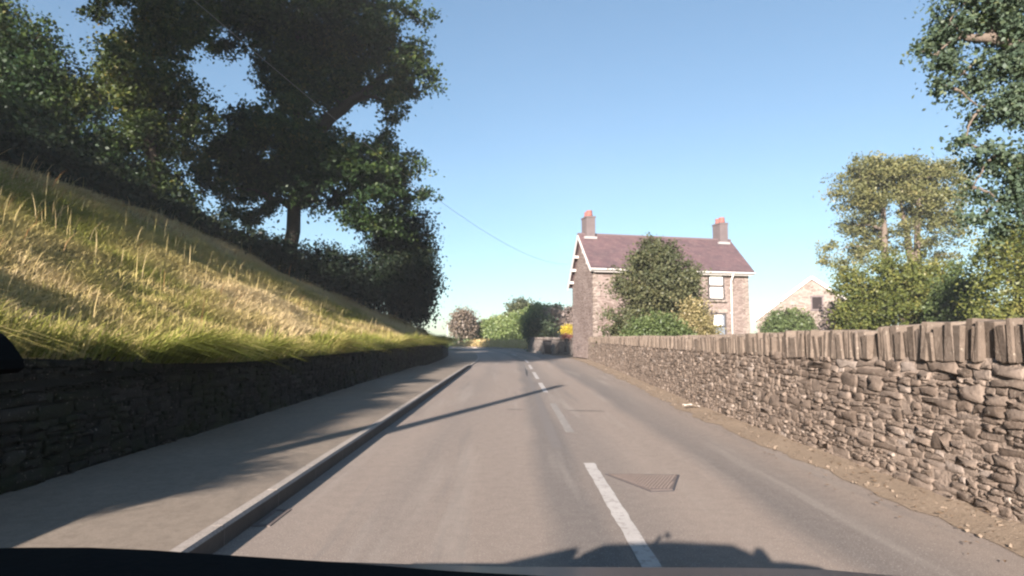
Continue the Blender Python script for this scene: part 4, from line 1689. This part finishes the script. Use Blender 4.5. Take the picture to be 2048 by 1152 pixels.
# ------------------------------------------------------------------ trees
def build_trees():
    gz = lambda x, y: float(bank_z(x, y))
    # big dark tree (the one with the trunk against the sky)
    bl = px_blobs([(560, 40, 34, 170, 110), (430, 30, 33, 80, 60), (720, 40, 33, 115, 95), (795, 130, 33, 70, 90), (770, 205, 33, 55, 48), (775, 262, 33, 26, 24),
                   (575, 150, 34, 80, 80), (650, 165, 34, 110, 72), (560, 285, 33, 150, 80), (455, 300, 33, 70, 60), (465, 375, 32, 75, 50), (690, 335, 32, 110, 62), (795, 365, 32, 68, 66),
                   (850, 392, 32, 32, 20), (720, 428, 33, 62, 34), (640, 400, 33, 60, 38), (520, 420, 33, 40, 34), (620, -130, 34, 210, 120), (770, 440, 33, 60, 40), (585, 385, 33, 70, 36), (560, 350, 33, 90, 50), (470, 420, 32.5, 60, 34), (430, 350, 32, 45, 45), (760, 330, 33, 80, 60), (640, 320, 34, 120, 70)])
    b = Vector((-12.2, 34, gz(-12.2, 34)))
    tree('broadleaf_tree', b, 'tall dark broadleaf tree with thick bare trunk and spreading boughs rising behind the hedge', 'tree', bl, 8200, 26, .20, M['leaf_dark'], M['bark'], 1,
         [[b - Vector((0, 0, .5)), b + Vector((.05, 0, 2.0)), at(590, 380, 34), at(600, 200, 34), at(600, 40, 34), at(610, -120, 34)],
          [at(590, 380, 34), at(650, 240, 33.6), at(720, 190, 33.3), at(800, 130, 33)]], .50, 170, spread=.22, thr=.28, freq=.42, shell=.8, sub=16)
    # ivy clad tree, yellowish
    bl = px_blobs([(300, 50, 27, 105, 100), (250, 170, 26, 95, 90), (330, 185, 27, 70, 80), (300, 290, 27, 85, 95), (330, 375, 27.5, 60, 70), (250, 380, 27, 90, 80), (400, 245, 27, 32, 40), (280, -90, 27, 130, 90), (390, 40, 27, 50, 45), (270, -260, 27, 150, 130), (250, -420, 27, 110, 100)])
    b = Vector((-15.2, 27, gz(-15.2, 27)))
    tree('ivy_tree', b, 'ivy clad tree with yellow green upper crown left of the big dark tree', 'tree', bl, 5200, 24, .17, M['leaf_ivy'], M['bark'], 2,
         [[b - Vector((0, 0, .5)), at(310, 380, 27), at(300, 200, 27), at(290, 20, 27), at(280, -100, 27)]], .40, 90, spread=.22, thr=.26, freq=.5, shell=.8, sub=20)
    # near left tree
    bl = px_blobs([(50, 140, 25, 130, 80), (-20, 70, 25, 120, 80), (20, 250, 25, 150, 110), (130, 280, 25.6, 110, 100), (120, 170, 25.6, 70, 60), (-130, 200, 25, 150, 160), (180, 360, 26, 120, 80), (40, 360, 26, 150, 70), (-160, -40, 25, 150, 150), (-200, -250, 25, 180, 170)])
    b = Vector((-16.2, 25, gz(-20.0, 25)))
    tree('hazel_tree', b, 'bushy dark green tree at the far left corner above the bank', 'tree', bl, 4800, 24, .17, M['leaf_dark'], M['bark'], 3,
         [[b - Vector((0, 0, .5)), at(60, 380, 25), at(50, 260, 25), at(40, 120, 25)], [b, at(-60, 250, 25), at(-80, 120, 25)]], .27, 90, spread=.25, thr=.34, freq=.45, shell=.85)
    # dark bushy column at the hedge end
    bl = px_blobs([(815, 470, 36, 52, 60), (812, 545, 36, 58, 80), (815, 610, 36.4, 48, 50), (770, 560, 36, 55, 70), (770, 480, 36, 40, 50), (845, 560, 36, 24, 80)])
    b = Vector((-6.6, 36.6, gz(-6.6, 36.6)))
    tree('holly_tree', b, 'dense dark bushy tree at the end of the hedge beside the road bend', 'tree', bl, 1500, 28, .17, M['leaf_hedge'], M['bark'], 4,
         [[b - Vector((0, 0, .4)), at(815, 560, 36), at(815, 450, 36)]], .18, 40, spread=.30, thr=.25, freq=.6, shell=.7)
    # hedge along the top of the bank
    bl = []
    rng = random.Random(12)
    path = [(-15.8, -3.0, 7.7), (-15.8, 2.0, 8.2), (-15.8, 7.0, 8.7), (-15.8, 13.0, 8.5), (-15.8, 16.0, 8.2), (-15.8, 20, 8.0), (-15.4, 24.0, 7.6), (-14.2, 26.5, 7.0), (-12.4, 29.0, 6.3), (-10.8, 32.0, 6.25), (-9.4, 33.8, 6.2), (-7.6, 35.8, 6.1)]
    for i in range(len(path) - 1):
        a, c = Vector(path[i]), Vector(path[i + 1])
        n = max(2, int((Vector((a.x, a.y)) - Vector((c.x, c.y))).length / .9))
        for k in range(n):
            q = a.lerp(c, k / n)
            z0 = gz(q.x, q.y) - .2
            zt = q.z + rng.uniform(-.15, .2)
            hz = (zt - z0) / 2
            bl.append((q.x + rng.uniform(-.2, .2), q.y, z0 + hz, 1.0, 1.0, hz))
            bl.append((q.x + .3, q.y - .1, z0 + hz * .6, .9, .9, hz * .65))
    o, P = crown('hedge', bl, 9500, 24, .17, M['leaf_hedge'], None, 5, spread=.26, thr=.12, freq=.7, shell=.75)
    tag(o, 'long dark unlit hedge along the top of the grassy bank under the trees', 'hedge')
    # ---------------- right hand side
    bl = px_blobs([(1900, 40, 10, 70, 60), (1985, 20, 10, 90, 70), (1870, 110, 10, 42, 36), (1945, 130, 10, 62, 42), (2040, 110, 10, 80, 60), (1900, 175, 10, 34, 28), (1960, 215, 10, 48, 30), (2035, 220, 10, 62, 55),
                   (1925, 290, 10, 40, 24), (1990, 310, 10, 55, 38), (2055, 340, 10, 55, 50), (1945, 375, 10.15, 32, 22), (2000, 400, 10.15, 55, 36), (1965, 435, 10.15, 55, 28), (2060, 440, 10.3, 50, 40),
                   (2130, 60, 10, 100, 110), (2150, 260, 10, 100, 120), (2000, -90, 10, 150, 80), (2200, -60, 10, 150, 120)])
    b = Vector((10.4, 10.3, .35))
    tree('ash_tree', b, 'near blue green tree with hanging leaf sprays filling the upper right corner', 'tree', bl, 2900, 22, .080, M['leaf_blue'], M['pale_bark'], 6,
         [[b - Vector((0, 0, .4)), b + Vector((-.2, 0, 3)), at(2200, 180, 10.15), at(2140, 20, 10), at(2080, -120, 10)], [at(2200, 180, 10.15), at(2100, 110, 10), at(2000, 80, 10), at(1930, 75, 10)]], .19, 150, spread=.10, thr=.33, freq=1.3, shell=.8, droop=.3, sub=32)
    bl = px_blobs([(1770, 328, 46, 75, 20), (1860, 338, 46, 75, 24), (1725, 362, 46, 50, 30), (1690, 405, 46, 26, 24), (1790, 385, 46, 60, 24), (1880, 395, 46, 55, 30), (1705, 450, 46, 40, 26), (1760, 440, 46, 28, 18),
                   (1845, 425, 46, 45, 20), (1690, 495, 46, 40, 16), (1740, 505, 46, 40, 26), (1660, 515, 46, 18, 20), (1800, 490, 46, 24, 20), (1865, 480, 46, 40, 24), (1900, 440, 46, 35, 30), (1815, 360, 46, 100, 34), (1740, 410, 47, 60, 34), (1830, 420, 47, 60, 40), (1730, 340, 46, 40, 22), (1920, 380, 46, 30, 34), (1700, 520, 46, 40, 24), (1750, 470, 47, 50, 30), (1880, 510, 47, 50, 26), (1830, 455, 44.5, 34, 26), (1770, 400, 44.5, 40, 26), (1830, 380, 44.5, 45, 26), (1800, 345, 45, 110, 26), (1720, 380, 45, 50, 40), (1890, 420, 45, 45, 40)])
    b = at(1812, 670, 46)
    b.z = .3
    tree('sycamore_tree', b, 'airy olive tree with two bare pale stems and flat top behind the garden shrubs', 'tree', bl, 2400, 20, .19, M['leaf_olive'], M['pale_bark'], 7,
         [[b - Vector((0, 0, .3)), at(1830, 560, 46), at(1835, 490, 46), at(1835, 400, 46), at(1840, 345, 46)], [at(1822, 610, 46), at(1770, 520, 46), at(1768, 440, 46), at(1765, 350, 46)], [at(1830, 540, 46), at(1815, 480, 46), at(1800, 400, 46)]], .34, 160, spread=.25, thr=.34, freq=.6, shell=.8, sub=14)
    bl = px_blobs([(1790, 555, 38, 80, 45), (1735, 575, 38, 55, 55), (1860, 575, 38, 70, 50), (1790, 615, 38, 110, 45), (1700, 620, 38, 35, 50), (1730, 640, 37.5, 60, 30), (1850, 635, 37.5, 80, 34)])
    b = at(1812, 680, 38)
    b.z = .3
    tree('laurel_bush', b, 'broad bright olive green bush with a pale trunk in front of the airy tree', 'bush', bl, 1350, 24, .19, M['leaf_lime'], M['pale_bark'], 8,
         [[b - Vector((0, 0, .3)), at(1815, 620, 37.2), at(1830, 560, 37.6)], [at(1813, 640, 37.2), at(1780, 575, 37.5)], [at(1815, 625, 37.2), at(1860, 590, 37.5)]], .28, 60, spread=.24, thr=.30, freq=.6, shell=.75, sub=22, ssz=(.3, .55))
    bl = px_blobs([(1925, 590, 33, 36, 60), (1925, 640, 33, 50, 40), (1900, 610, 33, 30, 50)])
    b = at(1925, 690, 33)
    b.z = .3
    tree('bay_bush', b, 'dark green upright bush between the bright bush and the tree at the right edge', 'bush', bl, 420, 24, .17, M['leaf_box'], M['bark'], 9,
         [[b - Vector((0, 0, .3)), at(1925, 600, 33)]], .12, 15, spread=.26, thr=.3, freq=.7, shell=.7)
    bl = px_blobs([(1995, 495, 27, 48, 48), (2035, 470, 27, 40, 40), (1985, 560, 27, 34, 34), (2040, 570, 27, 55, 60), (2000, 630, 27, 70, 40), (2110, 520, 27, 80, 110), (2060, 640, 27, 60, 40)])
    b = at(2060, 690, 27)
    b.z = .3
    tree('apple_tree', b, 'olive green garden tree at the right edge below the hanging sprays', 'tree', bl, 800, 24, .15, M['leaf_lime'], M['bark'], 10,
         [[b - Vector((0, 0, .3)), at(2050, 600, 27), at(2040, 480, 27)]], .2, 60, spread=.25, thr=.38, freq=.7, shell=.7)
    # shrub left of the barn bush etc.
    bl = px_blobs([(1577, 648, 43, 42, 30), (1577, 660, 43, 50, 25)])
    b = at(1577, 690, 43)
    b.z = .3
    tree('box_bush', b, 'rounded dark green bush in front of the barn gable', 'bush', bl, 420, 24, .17, M['leaf_box'], M['bark'], 11, [[b - Vector((0, 0, .3)), at(1577, 650, 43)]], .1, 8, spread=.2, thr=.1, freq=.8, shell=.45)
    bl = px_blobs([(1680, 640, 42, 26, 36), (1690, 665, 42, 34, 20)])
    b = at(1685, 690, 42)
    b.z = .3
    tree('hawthorn_bush', b, 'purplish brown bush between the barn and the bright olive bush', 'bush', bl, 240, 22, .18, M['leaf_purple'], M['bark'], 12, [[b - Vector((0, 0, .3)), at(1685, 645, 42)]], .08, 8, spread=.24, thr=.3, freq=.8, shell=.6)
    bl = px_blobs([(1650, 575, 50, 18, 22), (1668, 600, 50, 24, 24)])
    # house bush
    bl = px_blobs([(1303, 482, 29, 18, 16), (1308, 512, 29, 46, 34), (1315, 540, 29, 72, 48), (1375, 605, 29, 34, 44), (1345, 560, 29, 50, 40), (1312, 590, 29, 78, 50), (1312, 632, 29, 82, 46), (1300, 664, 29, 70, 26), (1360, 570, 29, 38, 32), (1258, 560, 29, 26, 34)])
    b = at(1308, 700, 29)
    b.z = .3
    tree('yew_tree', b, 'large conical evergreen bush covering the middle of the house front', 'tree', bl, 2000, 26, .13, M['leaf_yew'], M['bark'], 13, [[b - Vector((0, 0, .3)), at(1305, 600, 29), at(1302, 490, 29)]], .16, 60, spread=.18, thr=.26, freq=.8, shell=.7, sub=26, ssz=(.3, .55))
    bl = px_blobs([(1315, 652, 26, 50, 24), (1290, 668, 26, 40, 20), (1340, 668, 26, 50, 18)])
    b = at(1315, 690, 26)
    b.z = .3
    tree('garden_shrub', b, 'low bright green shrub at the foot of the conical evergreen', 'shrub', bl, 420, 24, .11, M['leaf_box'], M['bark'], 14, [[b - Vector((0, 0, .3)), at(1315, 660, 26)]], .06, 8, spread=.16, thr=.2, freq=1.0, shell=.6)
    bl = px_blobs([(1392, 640, 27, 30, 30), (1370, 665, 27, 34, 22), (1408, 664, 27, 30, 20), (1385, 615, 27, 20, 18)])
    b = at(1390, 690, 27)
    b.z = .3
    tree('spiraea_shrub', b, 'straw coloured shrub below the house windows right of the evergreen', 'shrub', bl, 420, 20, .11, M['leaf_straw'], M['bark'], 15, [[b - Vector((0, 0, .3)), at(1390, 630, 27)]], .05, 25, spread=.18, thr=.32, freq=1.0, shell=.7)

    # ---------------- far end of the road
    bl = px_blobs([(922, 638, 100, 24, 20), (925, 655, 100, 24, 18), (908, 650, 100, 12, 18)])
    b = at(922, 690, 100)
    b.z = 0
    tree('copper_beech', b, 'tan coloured round tree far off at the end of the road', 'tree', bl, 420, 18, .42, M['leaf_copper'], M['bark'], 16, [[b, at(922, 660, 100), at(922, 635, 100)]], .3, 25, spread=.5, thr=.38, freq=.4, shell=.8)
    bl = px_blobs([(1050, 616, 95, 28, 14), (1045, 628, 95, 26, 20)])
    b = at(1048, 690, 95)
    b.z = 0
    tree('oak_tree', b, 'grey green rounded tree top showing above the sunlit hedge', 'tree', bl, 380, 20, .42, M['leaf_yew'], M['bark'], 17, [[b, at(1048, 640, 95), at(1048, 615, 95)]], .35, 12, spread=.5, thr=.3, freq=.4, shell=.7)
    bl = []
    rng = random.Random(4)
    for k in range(36):
        t = k / 35
        Y = 84 + 24 * t
        top = at(0, 605 + (648 - 605) * t ** .9, Y).z - .15
        x = (1085 + (946 - 1085) * t - 1024) / F * Y
        for dx in (0, 1.9):
            z0 = 1.0
            hz = (top - z0) / 2
            bl.append((x + dx * 1.2, Y + dx, z0 + hz, 1.9, 1.9, hz))
    o, P = crown('hedge', bl, 5600, 22, .34, M['leaf_field'], None, 18, spread=.26, thr=.05, freq=.5, shell=.45)
    tag(o, 'broad sunlit bright green hedge on the tan bank at the far bend', 'hedge')
    bl = px_blobs([(1076, 648, 54, 22, 18), (1074, 666, 54, 24, 20), (1088, 658, 54, 15, 24)])
    b = at(1078, 700, 54)
    b.z = .3
    tree('cypress_shrub', b, 'dark blue green shrub in shade behind the low shaded wall', 'shrub', bl, 420, 22, .2, M['leaf_blue'], M['bark'], 19, [[b, at(1078, 660, 54)]], .08, 8, spread=.28, thr=.15, freq=.7, shell=.6)
    bl = px_blobs([(1108, 635, 58, 16, 18), (1112, 650, 58, 16, 14)])
    b = at(1108, 700, 58)
    b.z = .3
    tree('plum_bush', b, 'purple grey bush left of the pale outbuilding', 'bush', bl, 240, 20, .22, M['leaf_purple'], M['bark'], 20, [[b, at(1108, 645, 58)]], .08, 8, spread=.28, thr=.2, freq=.7, shell=.6)
    bl = px_blobs([(1143, 632, 56, 9, 18), (1145, 650, 56, 10, 10)])
    b = at(1143, 700, 56)
    b.z = .3
    tree('elder_bush', b, 'slim grey brown bush between the pale outbuilding and the house gable', 'bush', bl, 120, 20, .22, M['leaf_purple'], M['bark'], 21, [[b, at(1143, 640, 56)]], .07, 6, spread=.22, thr=.2, freq=.7, shell=.6)
    bl = px_blobs([(1136, 657, 44, 10, 5), (1134, 663, 44, 9, 5)])
    b = at(1134, 700, 44)
    b.z = .3
    tree('gold_bush', b, 'bright yellow bush above the shaded low wall left of the house', 'bush', bl, 180, 18, .10, M['leaf_gold'], M['bark'], 22, [[b, at(1134, 662, 44)]], .05, 6, spread=.10, thr=.1, freq=1, shell=.6)
    bl = px_blobs([(1130, 672, 43, 10, 3), (1144, 675, 43, 7, 2.5)])
    b = at(1130, 700, 43)
    b.z = .3
    tree('flower_bed', b, 'red flowers on top of the shaded low wall under the yellow bush', 'flowers', bl, 80, 14, .08, M['petal_red'], M['bark'], 23, [[b, at(1130, 672, 43)]], .04, 6, spread=.08, thr=.1, freq=1, shell=.6)

    # ---------------- trees outside the frame behind-left that shade the bank
    def shade_tree(x, y, zc, rx, ry, rz, seed, label='', cl=800, leaf=.40):
        b = Vector((x, y, gz(x, y)))
        rr = random.Random(seed)
        bl = [(x, y, zc, rx * .7, ry * .7, rz * .8)]
        for k in range(6):
            a = k * 1.05 + rr.random()
            bl.append((x + math.cos(a) * rx * .55, y + math.sin(a) * ry * .55, zc + rr.uniform(-.4, .4) * rz, rx * .5, ry * .5, rz * .5))
        tree('roadside_tree', b, label, 'tree', bl, cl, 22, leaf, M['leaf_dark'], M['bark'], seed, [[b - Vector((0, 0, .4)), Vector((x, y, zc - rz * .6)), Vector((x, y, zc + rz * .5))]], .35, 20,
             'trees on the bank behind the car', spread=.50, thr=.42, freq=.35, shell=.8)
    for i, a in enumerate(SHADE):
        shade_tree(*a, 60 + i, cl=450 if a[2] > 25 else 800, label= 'tall roadside tree %s' % ['out of view behind the car, nearest the telegraph pole', 'on the bank left of the car, out of view', 'low and bushy, out of view, behind the far left tree', 'out of view, farthest behind the car'][i])


SHADE = [(-17.4, -2.5, 14.9, 5.2, 4.6, 3.2), (-19.2, 7.5, 21.5, 4.8, 4.6, 5.5), (-25.5, 7.5, 11.5, 5, 5, 5.2), (-26, -5, 29.5, 7.5, 7.5, 7)]


# ------------------------------------------------------------------ light, sky, camera
SUN_EL, SUN_AZ = 17.8, 20.5      # azimuth: degrees left of straight behind


def build_light():
    el, az = R(SUN_EL), R(SUN_AZ)
    s = Vector((-math.sin(az) * math.cos(el), -math.cos(az) * math.cos(el), math.sin(el)))
    d = bpy.data.lights.new('sun', 'SUN')
    d.energy = 5.0
    d.angle = R(.5)
    d.color = (1.0, .87, .78)
    o = bpy.data.objects.new('sun', d)
    link(o)
    o.rotation_euler = (-s).to_track_quat('-Z', 'Y').to_euler()
    o.location = s * 60
    w = bpy.data.worlds.new('World')
    S.world = w
    w.use_nodes = True
    nt = w.node_tree
    nt.nodes.clear()
    sky = nt.nodes.new('ShaderNodeTexSky')
    sky.sky_type = 'NISHITA'
    sky.sun_disc = False
    sky.sun_elevation = el
    sky.sun_rotation = math.atan2(s.x, s.y)
    sky.altitude = 0
    sky.air_density = 1.0
    sky.dust_density = .3
    sky.ozone_density = 2.0
    bg = nt.nodes.new('ShaderNodeBackground')
    bg.inputs['Strength'].default_value = SKY_K
    out = nt.nodes.new('ShaderNodeOutputWorld')
    gm = nt.nodes.new('ShaderNodeGamma')
    gm.inputs['Gamma'].default_value = SKY_G
    nt.links.new(sky.outputs[0], gm.inputs[0])
    tn = nt.nodes.new('ShaderNodeMix')
    tn.data_type = 'RGBA'
    tn.blend_type = 'MULTIPLY'
    tn.inputs[0].default_value = 1.0
    nt.links.new(gm.outputs[0], tn.inputs[6])
    tn.inputs[7].default_value = SKY_T
    nt.links.new(tn.outputs[2], bg.inputs[0])
    nt.links.new(bg.outputs[0], out.inputs[0])


SKY_K = .05
SKY_G = 0.80
SKY_T = (.97, 1.15, 1.25, 1)


def build_haze():
    mb = MB()
    mb.box((20, 40, 19.4), (170, 220, 41.0))
    m = NT('haze_air')
    v = m.n('ShaderNodeVolumePrincipled')
    v.inputs['Color'].default_value = (.86, .92, 1.0, 1)
    v.inputs['Density'].default_value = HAZE
    v.inputs['Anisotropy'].default_value = .0
    m.l(v.outputs[0], m.out.inputs['Volume'])
    o = mb.build('haze', m.m)
    tag(o, 'thin pale blue haze hanging in the air over the whole road', 'haze', kind='stuff')


HAZE = 0.0006


def build_camera():
    c = bpy.data.cameras.new('camera')
    c.sensor_fit = 'HORIZONTAL'
    c.sensor_width = 36.0
    c.lens = 36.0 * F / 2048.0
    c.clip_start = .02
    c.clip_end = 3000
    o = bpy.data.objects.new('camera', c)
    link(o)
    o.location = (0, 0, EYE)
    o.rotation_euler = (math.pi / 2 + PITCH, 0, 0)
    S.camera = o


build_light()
build_camera()
build_ground()
build_right_wall()
build_left_wall()
build_grass()
build_road_details()
build_house()
build_barn()
build_small_things()
build_pole_wire()
build_car()
build_trees()
build_haze()

S.view_settings.view_transform = 'Standard'
S.view_settings.look = 'None'
S.view_settings.exposure = 2.0
S.view_settings.gamma = 1.0
S.view_settings.use_curve_mapping = False
S.cycles.filter_width = 2.3
S.cycles.max_bounces = 6
S.cycles.transparent_max_bounces = 8
S.render.resolution_x = 1024
S.render.resolution_y = 576
